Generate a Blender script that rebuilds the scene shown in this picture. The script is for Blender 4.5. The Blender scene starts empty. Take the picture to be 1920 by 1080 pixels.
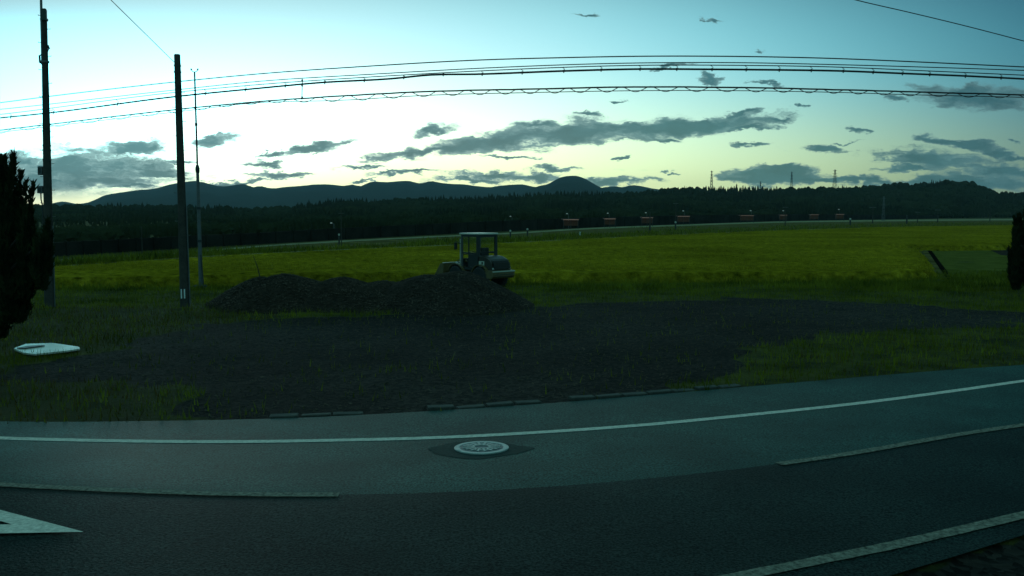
import bpy, math, random
import numpy as np
from mathutils import Vector, Matrix

R = math.radians
rng = np.random.default_rng(7); random.seed(7)
C = bpy.context.scene.collection

# ------------------------------------------------------------------ camera
F = 1700.0; HOR = 400.0; CH = 3.0
TH = math.atan((540-HOR)/F); CT, ST = math.cos(TH), math.sin(TH)
cam_d = bpy.data.cameras.new('camera'); cam = bpy.data.objects.new('camera', cam_d); C.objects.link(cam)
cam_d.sensor_width = 36; cam_d.lens = 36*F/1920; cam_d.clip_start = .1; cam_d.clip_end = 20000
cam.location = (0, 0, CH); cam.rotation_euler = (R(90)-TH, 0, 0)
S = bpy.context.scene; S.camera = cam
S.view_settings.view_transform = 'Standard'; S.view_settings.look = 'None'
S.view_settings.exposure = 0.0; S.view_settings.gamma = 1.0

def ray(px, py):
    a = (px-960)/F; b = (540-py)/F
    return Vector((a, CT+b*ST, -ST+b*CT))
def G(px, py, z=0.0):                     # point of the level z seen at that place of the photo
    d = ray(px, py); t = (z-CH)/d.z
    return Vector((0, 0, CH))+d*t
def D(px, py, depth):                     # point at a given distance
    d = ray(px, py); return Vector((0, 0, CH))+d*(depth/d.y)
def uv(px, py):
    d = ray(px, py); return d.x/d.y, d.z/d.y

# ------------------------------------------------------------------ world
SUN_AZ_PX = 300
su, _ = uv(SUN_AZ_PX, 380); SUN_AZ = math.atan(su)        # angle from +Y towards +X
SUN_EL = R(3.0)
W = bpy.data.worlds.new('World'); S.world = W; W.use_nodes = True
nt = W.node_tree; nt.nodes.clear(); N = nt.nodes; L = nt.links
def setin(sock, v):
    if hasattr(v, 'is_output') or isinstance(v, bpy.types.NodeSocket): L.new(v, sock)
    else: sock.default_value = v
def M(op, a, b=0.0, c=0.0, clamp=False):
    n = N.new('ShaderNodeMath'); n.operation = op; n.use_clamp = clamp
    setin(n.inputs[0], a); setin(n.inputs[1], b); setin(n.inputs[2], c); return n.outputs[0]
def VM(op, a, b=(0, 0, 0), s=None):
    n = N.new('ShaderNodeVectorMath'); n.operation = op
    setin(n.inputs[0], a); setin(n.inputs[1], b)
    if s is not None: setin(n.inputs['Scale'], s)
    return n.outputs['Value'] if op == 'LENGTH' else n.outputs[0]
def SST(v, a, b):                        # smoothstep a..b
    n = N.new('ShaderNodeMapRange'); n.interpolation_type = 'SMOOTHSTEP'
    setin(n.inputs[0], v); n.inputs[1].default_value = a; n.inputs[2].default_value = b
    return n.outputs[0]
def COMB(x, y, z):
    n = N.new('ShaderNodeCombineXYZ'); setin(n.inputs[0], x); setin(n.inputs[1], y); setin(n.inputs[2], z); return n.outputs[0]
def NOI(vec, scale, det=4, rough=.55, col=False):
    n = N.new('ShaderNodeTexNoise'); setin(n.inputs['Vector'], vec); n.inputs['Scale'].default_value = scale
    n.inputs['Detail'].default_value = det; n.inputs['Roughness'].default_value = rough
    return n.outputs['Color' if col else 'Fac']
def MIX(f, a, b, bt='MIX'):
    n = N.new('ShaderNodeMix'); n.data_type = 'RGBA'; n.blend_type = bt
    setin(n.inputs[0], f)
    for s, v in ((n.inputs[6], a), (n.inputs[7], b)):
        if isinstance(v, tuple): s.default_value = (*v, 1)
        else: L.new(v, s)
    return n.outputs[2]
tc = N.new('ShaderNodeTexCoord').outputs['Generated']
sp = N.new('ShaderNodeSeparateXYZ'); L.new(tc, sp.inputs[0])
ym = M('MAXIMUM', sp.outputs[1], .08)
u = M('DIVIDE', sp.outputs[0], ym); v = M('DIVIDE', sp.outputs[2], ym)
front = SST(sp.outputs[1], 0.05, .6)
sky = N.new('ShaderNodeTexSky'); sky.sky_type = 'NISHITA'; sky.sun_disc = False
sky.sun_elevation = SUN_EL; sky.sun_rotation = SUN_AZ; sky.air_density = 1.0; sky.dust_density = 1.0; sky.ozone_density = 3.0
nish = VM('MULTIPLY', sky.outputs[0], (.0025, .005, .006))
def glow(cu, cv, su_, sv_, pw=1.0):
    a = M('DIVIDE', M('SUBTRACT', u, cu), su_); b = M('DIVIDE', M('SUBTRACT', v, cv), sv_)
    d = M('SQRT', M('ADD', M('MULTIPLY', a, a), M('MULTIPLY', b, b)))
    return M('EXPONENT', M('MULTIPLY', M('POWER', d, pw), -1.0))
g1 = glow(-.342, .080, .468, .148, 1.65)          # pale dawn glow where the sun will rise
g2 = glow(-.145, .028, .620, .090, 2.495)         # yellow band along the horizon
g3 = glow(-.195, .148, .658, .133, 2.499)         # cyan sky above it
g4 = glow(-.537, .115, .298, .070, 2.5)
skyc = VM('ADD', VM('ADD', VM('SCALE', (1.2, .60, .45), s=g1), VM('SCALE', (.70, .81, .10), s=g2)), VM('SCALE', (.078, .755, .83), s=g3))
skyc = VM('ADD', VM('ADD', skyc, VM('SCALE', (.002, 2.48, 2.99), s=g4)), VM('ADD', nish, (.0, .048, .105)))
ZEN = (.115, .37, .39)
# clouds (direction space)
P0 = COMB(u, v, 0.0)
wa = NOI(VM('MULTIPLY', P0, (1, 2.2, 1)), 9, 5, .6, True)
wb = NOI(VM('MULTIPLY', P0, (1, 2.6, 1)), 42, 6, .66, True)
warp = VM('ADD', VM('MULTIPLY', VM('SUBTRACT', wa, (.5, .5, .5)), (.090, .026, 0)), VM('MULTIPLY', VM('SUBTRACT', wb, (.5, .5, .5)), (.040, .020, 0)))
PW = VM('ADD', P0, warp)
CL = [(150,322,190,40,0),(245,274,75,13,4),(70,338,130,26,0),(40,300,70,14,0),(408,264,52,10,2),(300,322,70,9,0),(60,365,90,12,0),(340,300,40,6,0),
 (590,281,66,9,11),(500,293,34,6,10),(480,312,36,6,0),(672,314,44,5,0),(520,327,60,5,0),(430,338,70,4,2),(250,350,90,5,3),(760,325,70,5,0),(690,337,30,3,8),(920,328,70,7,0),(1000,334,70,8,0),(1165,340,62,9,0),(1045,318,34,6,0),(880,338,60,5,0),
 (800,283,110,10,9),(900,268,130,18,8),(960,258,110,20,7),(1060,250,150,23,6),(1210,240,150,20,5),(1340,231,130,16,5),(1400,238,60,6,0),(805,246,42,9,8),(1000,236,42,9,4),(1105,214,28,6,-8),(1385,214,36,6,8),(1450,222,24,4,0),(1505,207,14,3,0),
 (1420,272,30,5,0),(1538,279,42,8,-6),(1585,268,36,2,0),(1613,248,22,5,0),(1250,323,9,3,0),(1232,323,6,3,0),(1255,262,40,4,0),(1150,300,20,4,10),(960,298,60,3,0),
 (1335,149,24,8,-18),(1432,157,34,4,-8),(1272,124,30,4,0),(1402,95,12,5,0),(1335,36,9,4,0),(1105,26,22,4,0),(1160,190,18,3,0),(1660,187,24,5,0),
 (1830,181,130,19,-2),(1790,266,80,9,-10),(1850,284,60,10,-16),(1740,300,90,20,-4),(1880,322,100,15,-3),(1900,262,18,4,-10),(1910,298,40,4,0),
 (1460,331,105,13,0),(1475,318,45,8,0),(1405,336,60,7,0),(1590,339,100,7,0),(1830,345,150,15,0),(1700,318,60,8,0)]
dm = None
for (cx, cy, rx, ry, rot) in CL:
    cu, cv = uv(cx, cy)
    m = N.new('ShaderNodeMapping'); m.vector_type = 'TEXTURE'
    L.new(PW, m.inputs[0]); m.inputs[1].default_value = (cu, cv, 0); m.inputs[2].default_value = (0, 0, R(rot)); m.inputs[3].default_value = (rx/F, ry/F, 1)
    d = VM('LENGTH', m.outputs[0])
    dm = d if dm is None else M('MINIMUM', dm, d)
tex = NOI(VM('MULTIPLY', PW, (1, 3.0, 1)), 24, 10, .70)
strk = NOI(VM('MULTIPLY', PW, (1, 9, 1)), 9, 8, .62)
tex2 = NOI(VM('MULTIPLY', P0, (1, 6, 1)), 11, 9, .66)
dn = M('ADD', dm, M('ADD', M('MULTIPLY', M('SUBTRACT', tex, .5), 1.9), M('MULTIPLY', M('SUBTRACT', strk, .5), M('ADD', .5, M('MULTIPLY', SST(v, .13, .06), 1.5)))))
core = M('MULTIPLY', SST(dn, 1.26, .72), M('MULTIPLY', front, SST(v, .01, .03)))
wis = M('MULTIPLY', SST(M('ADD', tex2, M('MULTIPLY', v, -.9)), .56, .68), M('MULTIPLY', front, .48))
sunny = M('MINIMUM', g1, 1.0)
ccol = VM('ADD', VM('SCALE', (.06, .17, .20), s=M('ADD', M('MULTIPLY', tex, .9), .25)), VM('MULTIPLY', VM('MINIMUM', skyc, (1.1, 1.1, 1.1)), (.02, .05, .05)))
ccol = VM('ADD', ccol, VM('SCALE', (.34, .46, .42), s=M('MULTIPLY', M('ADD', sunny, .12), SST(dn, .30, 1.1))))
skyf = MIX(wis, skyc, VM('MULTIPLY', skyc, (.62, .74, .80)))
skyf = MIX(M('MULTIPLY', core, .95), skyf, ccol)
# overhead and behind (west) the sky is still deep teal
hlen = M('SQRT', M('ADD', M('MULTIPLY', sp.outputs[0], sp.outputs[0]), M('MULTIPLY', sp.outputs[1], sp.outputs[1])))
east = M('MULTIPLY', SST(M('ARCTAN2', sp.outputs[2], hlen), .75, .28), SST(sp.outputs[1], -.2, .5))
skyf = MIX(east, ZEN, skyf)
bg = N.new('ShaderNodeBackground'); L.new(skyf, bg.inputs[0]); bg.inputs[1].default_value = 1.0
wo = N.new('ShaderNodeOutputWorld'); L.new(bg.outputs[0], wo.inputs[0])
try: W.cycles.sampling_method = 'MANUAL'; W.cycles.sample_map_resolution = 1024
except Exception: pass

sl = bpy.data.lights.new('sun', 'SUN'); sl.energy = .08; sl.angle = R(8); sl.color = (1, .88, .68)
so = bpy.data.objects.new('sun', sl); C.objects.link(so)
sd = Vector((math.sin(SUN_AZ)*math.cos(SUN_EL), math.cos(SUN_AZ)*math.cos(SUN_EL), math.sin(SUN_EL)))
so.rotation_euler = (-sd).to_track_quat('-Z', 'Y').to_euler(); so.location = (0, 0, 40)

# ------------------------------------------------------------------ materials
def mat(name, col, rough=.8, metal=0.0, spec=.5, var=0.25, scale=6.0, bump=0.0, bscale=None, col2=None, emis=None, est=0, coord='Object', detail=5, glass=False, macro=0):
    m = bpy.data.materials.new(name); m.use_nodes = True; t = m.node_tree; b = t.nodes['Principled BSDF']
    b.inputs['Roughness'].default_value = rough; b.inputs['Metallic'].default_value = metal
    b.inputs['Specular IOR Level'].default_value = spec
    tcn = t.nodes.new('ShaderNodeTexCoord'); n = t.nodes.new('ShaderNodeTexNoise'); n.inputs['Scale'].default_value = scale; n.inputs['Detail'].default_value = detail
    n.inputs['Roughness'].default_value = .65
    t.links.new(tcn.outputs[coord], n.inputs['Vector'])
    cr = t.nodes.new('ShaderNodeValToRGB'); e = cr.color_ramp.elements
    c2 = col2 or tuple(c*(1+var) for c in col)
    e[0].position = .3; e[1].position = .7
    e[0].color = (*[max(0, c*(1-var)) for c in col], 1); e[1].color = (*c2, 1)
    t.links.new(n.outputs['Fac'], cr.inputs[0]); t.links.new(cr.outputs[0], b.inputs['Base Color'])
    if macro:
        n3_ = t.nodes.new('ShaderNodeTexNoise'); n3_.inputs['Scale'].default_value = macro; n3_.inputs['Detail'].default_value = 5; t.links.new(tcn.outputs[coord], n3_.inputs['Vector'])
        mr = t.nodes.new('ShaderNodeMapRange'); mr.inputs[1].default_value = .32; mr.inputs[2].default_value = .68; mr.inputs[3].default_value = .62; mr.inputs[4].default_value = 1.25; t.links.new(n3_.outputs['Fac'], mr.inputs[0])
        vm = t.nodes.new('ShaderNodeVectorMath'); vm.operation = 'SCALE'; t.links.new(cr.outputs[0], vm.inputs[0]); t.links.new(mr.outputs[0], vm.inputs['Scale']); t.links.new(vm.outputs[0], b.inputs['Base Color'])
    if bump:
        n2 = t.nodes.new('ShaderNodeTexNoise'); n2.inputs['Scale'].default_value = bscale or scale*4; n2.inputs['Detail'].default_value = 4
        t.links.new(tcn.outputs[coord], n2.inputs['Vector'])
        bp = t.nodes.new('ShaderNodeBump'); bp.inputs['Strength'].default_value = 1; bp.inputs['Distance'].default_value = bump
        t.links.new(n2.outputs['Fac'], bp.inputs['Height']); t.links.new(bp.outputs[0], b.inputs['Normal'])
    if emis:
        b.inputs['Emission Color'].default_value = (*emis, 1); b.inputs['Emission Strength'].default_value = est
    if glass:
        b.inputs['Transmission Weight'].default_value = 1.0; b.inputs['IOR'].default_value = 1.3
    return m
MT = {}
MT['asphalt'] = mat('asphalt', (.007, .014, .013), .55, spec=.04, var=.95, scale=42, bump=.006, bscale=36, detail=3, col2=(.024, .037, .033), macro=.6)
MT['asphalt_sheen'] = mat('asphalt_sky_sheen', (.010, .040, .034), .55, spec=.07, var=.9, scale=42, bump=.005, bscale=36, detail=3, col2=(.034, .092, .078), macro=.7)  # same asphalt, with the sky sheen of the tilted far lane put into its colour
for k_ in ('asphalt', 'asphalt_sheen'):
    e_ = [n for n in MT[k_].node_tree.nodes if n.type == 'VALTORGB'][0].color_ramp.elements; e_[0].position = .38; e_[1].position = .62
MT['paint'] = mat('road_paint', (.60, .50, .43), .8, spec=.1, var=.35, scale=22, bump=.001, bscale=60)
MT['paint_worn'] = mat('road_paint_worn', (.10, .095, .075), .8, spec=.1, var=.7, scale=20, bump=.001, bscale=60, col2=(.28, .24, .19))
MT['kerb'] = mat('weathered_kerb_concrete', (.034, .032, .026), .85, var=.5, scale=9, bump=.008)
MT['concrete'] = mat('pole_concrete', (.050, .042, .036), .85, spec=.2, var=.35, scale=5, bump=.002)
MT['wall'] = mat('barrier_concrete', (.024, .022, .018), .95, spec=.02, var=.5, scale=.25)
MT['iron'] = mat('cast_iron', (.34, .36, .34), .45, metal=.5, var=.3, scale=30)
MT['pave_patch'] = mat('dark_patch', (.012, .028, .025), .7, spec=.08, var=.5, scale=20, bump=.003, bscale=50)
MT['wire'] = mat('cable_black', (.010, .010, .011), .6, var=.1)
MT['steel'] = mat('galvanised_steel', (.10, .105, .11), .5, metal=.4, var=.2, scale=10)
MT['dark'] = mat('dark_steel', (.015, .016, .017), .5, var=.2)
MT['yellow'] = mat('dull_loader_paint', (.11, .075, .026), .42, var=.35, scale=8)
MT['cream'] = mat('cream_paint', (.42, .42, .36), .3, var=.2, scale=5)
MT['hoodp'] = mat('hood_paint', (.024, .018, .012), .40, var=.3, scale=6)
MT['pit'] = mat('wet_mud', (.008, .007, .005), .95, spec=.0, var=.3, scale=3)
MT['rubber'] = mat('tyre_rubber', (.018, .018, .018), .85, var=.3, scale=20)
MT['seatm'] = mat('seat_vinyl', (.02, .02, .022), .6, var=.2)
MT['lens'] = mat('lamp_lens', (.5, .5, .48), .15, var=.05)
MT['gravelm'] = mat('mound_gravel', (.027, .019, .015), .95, spec=.03, var=.8, scale=9, bump=.07, bscale=10)
MT['soil'] = mat('mound_soil', (.027, .018, .013), .95, spec=.03, var=.8, scale=8, bump=.07, bscale=9)
MT['stone'] = mat('loose_stones', (.050, .036, .028), .9, spec=.1, var=.8, scale=1.6, col2=(.12, .085, .065))
MT['grass'] = mat('grass_blades', (.045, .075, .006), .85, spec=.05, var=.6, scale=.5, col2=(.24, .22, .018))
MT['grassdry'] = mat('dry_grass_blades', (.060, .045, .009), .85, spec=.05, var=.5, scale=.8, col2=(.15, .085, .02))
MT['rice'] = mat('rice_leaves', (.11, .11, .007), .9, spec=.03, var=.6, scale=7, col2=(.50, .34, .022))
MT['ricebody'] = mat('rice_canopy', (.13, .115, .006), .95, spec=.0, var=.6, scale=2.2, col2=(.40, .27, .016), bump=.25, bscale=4, detail=14, macro=.12)
MT['meadow'] = mat('meadow', (.09, .09, .018), .95, spec=.0, var=.4, scale=.8, bump=.1, bscale=6, detail=8, col2=(.14, .13, .03))
MT['bank'] = mat('bank_grass', (.06, .055, .018), .95, spec=.0, var=.6, scale=.4, bump=.1, bscale=3, detail=8, col2=(.20, .15, .06))
MT['path'] = mat('pale_track', (.26, .22, .13), 1.0, spec=.0, var=.35, scale=.4)
MT['foliage'] = mat('juniper_leaves', (.012, .018, .009), .9, spec=.05, var=.5, scale=3, col2=(.03, .04, .014))
MT['bark'] = mat('bark', (.03, .024, .018), .9, var=.3, scale=8)
MT['forest'] = mat('forest_conifers', (.020, .026, .014), .95, spec=.0, var=.4, scale=.02, detail=8, col2=(.038, .042, .020))
MT['mountain'] = mat('wooded_mountain', (.016, .022, .016), 1.0, spec=.0, var=.35, scale=.004, detail=10)
MT['sheet'] = mat('pale_wet_sheet', (.56, .50, .43), .38, spec=.6, var=.16, scale=3.5)
MT['white'] = mat('white_paint', (.7, .7, .68), .5, var=.1)
MT['glass'] = mat('cab_glass', (.9, .95, .93), .05, var=.02, glass=True)
MT['orange'] = mat('orange_lit_wall', (.05, .03, .02), .8, var=.6, scale=1.2, emis=(1, .42, .10), est=.005)
MT['pinklit'] = mat('lit_strip', (.2, .15, .12), .8, var=.4, scale=2, emis=(1, .55, .40), est=.09)
MT['lampglow'] = mat('lamp_glow', (.5, .5, .5), .4, emis=(.85, 1, .95), est=.11)
# the ground: gravel / grass by painted mask of where each lies
gm = bpy.data.materials.new('ground_soil_gravel'); gm.use_nodes = True; nt_ = gm.node_tree
nt = nt_; N = nt.nodes; L = nt.links; pb = N['Principled BSDF']
at = N.new('ShaderNodeAttribute'); at.attribute_name = 'cover'; asp = N.new('ShaderNodeSeparateColor'); L.new(at.outputs['Color'], asp.inputs[0])
oc = N.new('ShaderNodeTexCoord').outputs['Object']
n1 = NOI(oc, 1.1, 8, .7); n2 = NOI(oc, 11, 6, .75); n3 = NOI(oc, .12, 5, .6)
vor = N.new('ShaderNodeTexVoronoi'); L.new(oc, vor.inputs['Vector']); vor.inputs['Scale'].default_value = 14
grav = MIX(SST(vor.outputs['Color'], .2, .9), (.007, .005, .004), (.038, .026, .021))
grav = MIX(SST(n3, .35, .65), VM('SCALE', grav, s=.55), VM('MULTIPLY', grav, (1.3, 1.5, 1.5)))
sod = MIX(SST(n1, .35, .65), (.022, .022, .006), (.08, .070, .012))
sod = MIX(M('MULTIPLY', asp.outputs[1], SST(n1, .3, .7)), sod, (.034, .030, .014))
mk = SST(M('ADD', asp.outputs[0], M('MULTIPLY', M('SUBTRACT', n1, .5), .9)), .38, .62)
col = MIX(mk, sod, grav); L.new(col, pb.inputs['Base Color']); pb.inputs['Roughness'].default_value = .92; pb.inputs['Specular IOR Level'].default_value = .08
bp = N.new('ShaderNodeBump'); bp.inputs['Distance'].default_value = .05; L.new(M('ADD', n2, M('MULTIPLY', vor.outputs['Distance'], .6)), bp.inputs['Height']); L.new(bp.outputs[0], pb.inputs['Normal'])
MT['ground'] = gm

# ------------------------------------------------------------------ mesh helpers
class MB:
    def __init__(s): s.v = []; s.f = []
    def add(s, vs, fs):
        o = len(s.v); s.v += [tuple(p) for p in vs]; s.f += [tuple(i+o for i in f) for f in fs]; return s
    def box(s, x0, x1, y0, y1, z0, z1, b=0.0, rot=None, c=None):
        if b:
            vs = []; fs = []
            xs = (x0, x0+b, x1-b, x1)
            # chamfered box from 24 verts
            import itertools
            idx = {}
            for sx in (0, 1):
                for sy in (0, 1):
                    for sz in (0, 1):
                        X = (x0, x1)[sx]; Y = (y0, y1)[sy]; Z = (z0, z1)[sz]
                        dx = b if sx == 0 else -b; dy = b if sy == 0 else -b; dz = b if sz == 0 else -b
                        idx[(sx, sy, sz, 0)] = len(vs); vs.append((X, Y+dy, Z+dz))
                        idx[(sx, sy, sz, 1)] = len(vs); vs.append((X+dx, Y, Z+dz))
                        idx[(sx, sy, sz, 2)] = len(vs); vs.append((X+dx, Y+dy, Z))
            i = idx
            for sx in (0, 1):
                q = [i[(sx, a, c_, 0)] for a, c_ in ((0, 0), (1, 0), (1, 1), (0, 1))]; fs.append(q if sx else q[::-1])
            for sy in (0, 1):
                q = [i[(a, sy, c_, 1)] for a, c_ in ((0, 0), (1, 0), (1, 1), (0, 1))]; fs.append(q[::-1] if sy else q)
            for sz in (0, 1):
                q = [i[(a, c_, sz, 2)] for a, c_ in ((0, 0), (1, 0), (1, 1), (0, 1))]; fs.append(q if sz else q[::-1])
            for a in (0, 1):
                for c_ in (0, 1):
                    fs.append([i[(a, c_, 0, 0)], i[(a, c_, 1, 0)], i[(a, c_, 1, 1)], i[(a, c_, 0, 1)]])
                    fs.append([i[(a, 0, c_, 0)], i[(a, 1, c_, 0)], i[(a, 1, c_, 2)], i[(a, 0, c_, 2)]])
                    fs.append([i[(0, a, c_, 1)], i[(1, a, c_, 1)], i[(1, a, c_, 2)], i[(0, a, c_, 2)]])
            for k in ((a, b_, c_) for a in (0, 1) for b_ in (0, 1) for c_ in (0, 1)):
                fs.append([i[(*k, 0)], i[(*k, 1)], i[(*k, 2)]])
        else:
            vs = [(x, y, z) for x in (x0, x1) for y in (y0, y1) for z in (z0, z1)]
            fs = [(0, 1, 3, 2), (4, 6, 7, 5), (0, 4, 5, 1), (2, 3, 7, 6), (0, 2, 6, 4), (1, 5, 7, 3)]
        if rot is not None:
            c = Vector(c or (0, 0, 0)); vs = [tuple(rot @ (Vector(p)-c)+c) for p in vs]
        return s.add(vs, fs)
    def tube(s, pts, r, n=8, cap=True):
        pts = [Vector(p) for p in pts]; rs = r if isinstance(r, (list, tuple)) else [r]*len(pts)
        vs = []; fs = []
        for i, p in enumerate(pts):
            t = (pts[min(i+1, len(pts)-1)]-pts[max(i-1, 0)]).normalized()
            up = Vector((0, 0, 1)) if abs(t.z) < .9 else Vector((1, 0, 0))
            a = t.cross(up).normalized(); b = a.cross(t)
            for k in range(n):
                w = 2*math.pi*k/n; vs.append(p+(a*math.cos(w)+b*math.sin(w))*rs[i])
        for i in range(len(pts)-1):
            for k in range(n):
                fs.append((i*n+k, i*n+(k+1) % n, (i+1)*n+(k+1) % n, (i+1)*n+k))
        if cap: fs.append(tuple(range(n))[::-1]); fs.append(tuple(range((len(pts)-1)*n, len(pts)*n)))
        return s.add(vs, fs)
    def prism(s, prof, y0, y1):           # profile in x,z extruded in y
        n = len(prof); vs = [(x, y0, z) for x, z in prof]+[(x, y1, z) for x, z in prof]
        fs = [tuple(range(n)), tuple(range(n, 2*n))[::-1]]+[(i, i+n, (i+1) % n+n, (i+1) % n) for i in range(n)]
        return s.add(vs, fs)
    def lathe(s, prof, axis, c, n=24):    # prof: (radius, offset along axis)
        vs = []; fs = []; c = Vector(c)
        for r_, o in prof:
            for k in range(n):
                w = 2*math.pi*k/n
                p = Vector((r_*math.cos(w), o, r_*math.sin(w))) if axis == 'Y' else Vector((r_*math.cos(w), r_*math.sin(w), o))
                vs.append(p+c)
        for i in range(len(prof)-1):
            for k in range(n): fs.append((i*n+k, i*n+(k+1) % n, (i+1)*n+(k+1) % n, (i+1)*n+k))
        fs.append(tuple(range(n))); fs.append(tuple(range((len(prof)-1)*n, len(prof)*n))[::-1])
        return s.add(vs, fs)
    def build(s, name, m, parent=None, smooth=False, fix=True, flat=False):
        me = bpy.data.meshes.new(name); me.from_pydata(s.v, [], s.f); me.update()
        if fix:
            import bmesh
            bm = bmesh.new(); bm.from_mesh(me); bmesh.ops.recalc_face_normals(bm, faces=bm.faces); bm.to_mesh(me); bm.free()
        if flat and sum(p.normal.z*p.area for p in me.polygons) < 0: me.flip_normals()
        me.materials.append(MT[m]); o = bpy.data.objects.new(name, me); C.objects.link(o)
        if smooth:
            for p in me.polygons: p.use_smooth = True
            try: me.set_sharp_from_angle(angle=R(35))
            except Exception: pass
        if parent: o.parent = parent
        return o
def fast(name, V, Fa, m, parent=None, smooth=False):      # numpy arrays; Fa (n,3) or (n,4)
    V = np.asarray(V, np.float32); Fa = np.asarray(Fa, np.int32); k = Fa.shape[1]
    me = bpy.data.meshes.new(name); me.vertices.add(len(V)); me.vertices.foreach_set('co', V.ravel())
    me.loops.add(Fa.size); me.loops.foreach_set('vertex_index', Fa.ravel())
    me.polygons.add(len(Fa)); me.polygons.foreach_set('loop_start', np.arange(0, Fa.size, k, dtype=np.int32))
    me.polygons.foreach_set('use_smooth', np.full(len(Fa), smooth))
    me.update(calc_edges=True); me.validate(); me.materials.append(MT[m])
    o = bpy.data.objects.new(name, me); C.objects.link(o)
    if parent: o.parent = parent
    return o
def tag(o, label=None, cat=None, group=None, kind=None):
    if label: o['label'] = label
    if cat: o['category'] = cat
    if group: o['group'] = group
    if kind: o['kind'] = kind
    return o
def empty(name, loc, rz=0, sc=1):
    o = bpy.data.objects.new(name, None); C.objects.link(o); o.location = loc; o.rotation_euler = (0, 0, rz); o.scale = (sc, sc, sc); return o
def children(o): return [c for c in bpy.data.objects if c.parent == o]
def copy_tree(o, parent=None):
    c = o.copy(); C.objects.link(c); c.parent = parent
    for ch in children(o): copy_tree(ch, c)
    return c
# value noise
_T = rng.random((256, 256))
def vn(x, y):
    xi = np.floor(x).astype(int); yi = np.floor(y).astype(int); fx = x-xi; fy = y-yi
    fx = fx*fx*(3-2*fx); fy = fy*fy*(3-2*fy); a = _T[xi % 256, yi % 256]; b = _T[(xi+1) % 256, yi % 256]; c = _T[xi % 256, (yi+1) % 256]; d = _T[(xi+1) % 256, (yi+1) % 256]
    return (a*(1-fx)+b*fx)*(1-fy)+(c*(1-fx)+d*fx)*fy
def fbm(x, y, o=4):
    s = 0; a = .5; t = 0
    for i in range(o): s = s+a*vn(x*2**i+17*i, y*2**i+5*i); t += a; a *= .5
    return s/t
def inpoly(x, y, poly):
    r = np.zeros(x.shape, bool); n = len(poly)
    for i in range(n):
        x0, y0 = poly[i]; x1, y1 = poly[(i+1) % n]
        c = ((y0 > y) != (y1 > y)); r ^= c & (x < (x1-x0)*(y-y0)/((y1-y0) if y1 != y0 else 1e-9)+x0)
    return r
def lerp_px(tab, n):                     # smooth resampling of a pixel polyline
    xs = np.array([p[0] for p in tab], float); ys = np.array([p[1] for p in tab], float)
    m = np.gradient(ys, xs); X = np.linspace(xs[0], xs[-1], n); Y = []
    for x in X:
        i = min(max(np.searchsorted(xs, x)-1, 0), len(xs)-2); h = xs[i+1]-xs[i]; t = (x-xs[i])/h
        Y.append((2*t**3-3*t**2+1)*ys[i]+(t**3-2*t**2+t)*h*m[i]+(-2*t**3+3*t**2)*ys[i+1]+(t**3-t**2)*h*m[i+1])
    return list(zip(X, Y))

# ------------------------------------------------------------------ road
FE = [(-900,735),(-400,772),(0,790),(300,789),(560,783),(800,771),(1000,758),(1200,742),(1400,725),(1600,708),(1800,692),(1920,684),(2300,656),(2900,620)]
FL = [(-900,762),(-400,800),(0,821),(200,826),(400,828),(640,825),(850,819),(1000,811),(1200,797),(1400,778),(1600,757),(1800,731),(1920,714),(2300,680),(2900,634)]
CLn = [(-900,830),(-400,880),(0,908),(200,918),(400,925),(640,927),(900,920),(1150,903),(1455,870),(1600,849),(1800,814),(1920,796),(2300,738),(2900,668)]
NL = [(-900,1010),(-400,1090),(0,1150),(300,1165),(640,1165),(960,1145),(1200,1115),(1370,1083),(1500,1057),(1700,1016),(1800,993),(1920,965),(2300,870),(2900,745)]
NE = [(-900,1080),(-400,1190),(0,1290),(300,1310),(640,1310),(960,1260),(1200,1205),(1370,1165),(1500,1130),(1700,1070),(1800,1040),(1920,1003),(2300,900),(2900,765)]
NS = 160
curves = [lerp_px(t, NS) for t in (FE, FL, CLn, NL, NE)]
zs = [0.0, .015, .10, .012, 0.0]
rows = []
for k, (a, b) in enumerate(zip(curves[:-1], curves[1:])):
    for j in range(4 if k in (1, 2) else 2):
        f = j/(4 if k in (1, 2) else 2); z = zs[k]*(1-f)+zs[k+1]*f
        A = [G(*p, zs[k]) for p in a]; B = [G(*p, zs[k+1]) for p in b]
        rows.append([A[i].lerp(B[i], f) for i in range(NS)])
rows.append([G(*p, 0) for p in curves[-1]])
mb = MB(); nr = len(rows)
mb.add([p for r_ in rows for p in r_], [(r_*NS+i, r_*NS+i+1, (r_+1)*NS+i+1, (r_+1)*NS+i) for r_ in range(nr-1) for i in range(NS-1)])
road = mb.build('road', 'asphalt', smooth=True, flat=True); tag(road, kind='structure')
road.data.materials.append(MT['asphalt_sheen'])
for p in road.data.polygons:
    if p.vertices[0]//NS < 6 and p.vertices[2]//NS <= 6: p.material_index = 1  # far lane faces take the lighter tone with painted sky sheen
def strip(name, tab, z, wid, m, x0, x1, n=80, jag=.0):
    P_ = [q for q in lerp_px(tab, 600) if x0 <= q[0] <= x1]; st = max(1, len(P_)//n); P_ = P_[::st]+[P_[-1]]
    pts = [G(*p, z+.005) for p in P_]; vs = []
    for i, p in enumerate(pts):
        t = (pts[min(i+1, len(pts)-1)]-pts[max(i-1, 0)]); nn = Vector((-t.y, t.x, 0)).normalized()
        vs += [p+nn*(wid/2+random.uniform(-jag, jag)), p-nn*(wid/2+random.uniform(-jag, jag))]
    o = MB().add(vs, [(2*i, 2*i+1, 2*i+3, 2*i+2) for i in range(len(pts)-1)]).build(name, m, flat=True)
    return tag(o, kind='structure')
strip('far_edge_line', FL, .018, .15, 'paint', -850, 2800, 220, .003)
strip('centre_line', CLn, .101, .13, 'paint_worn', -600, 640, 60, .004)
strip('centre_line', CLn, .101, .13, 'paint_worn', 1455, 2400, 60, .004)
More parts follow.
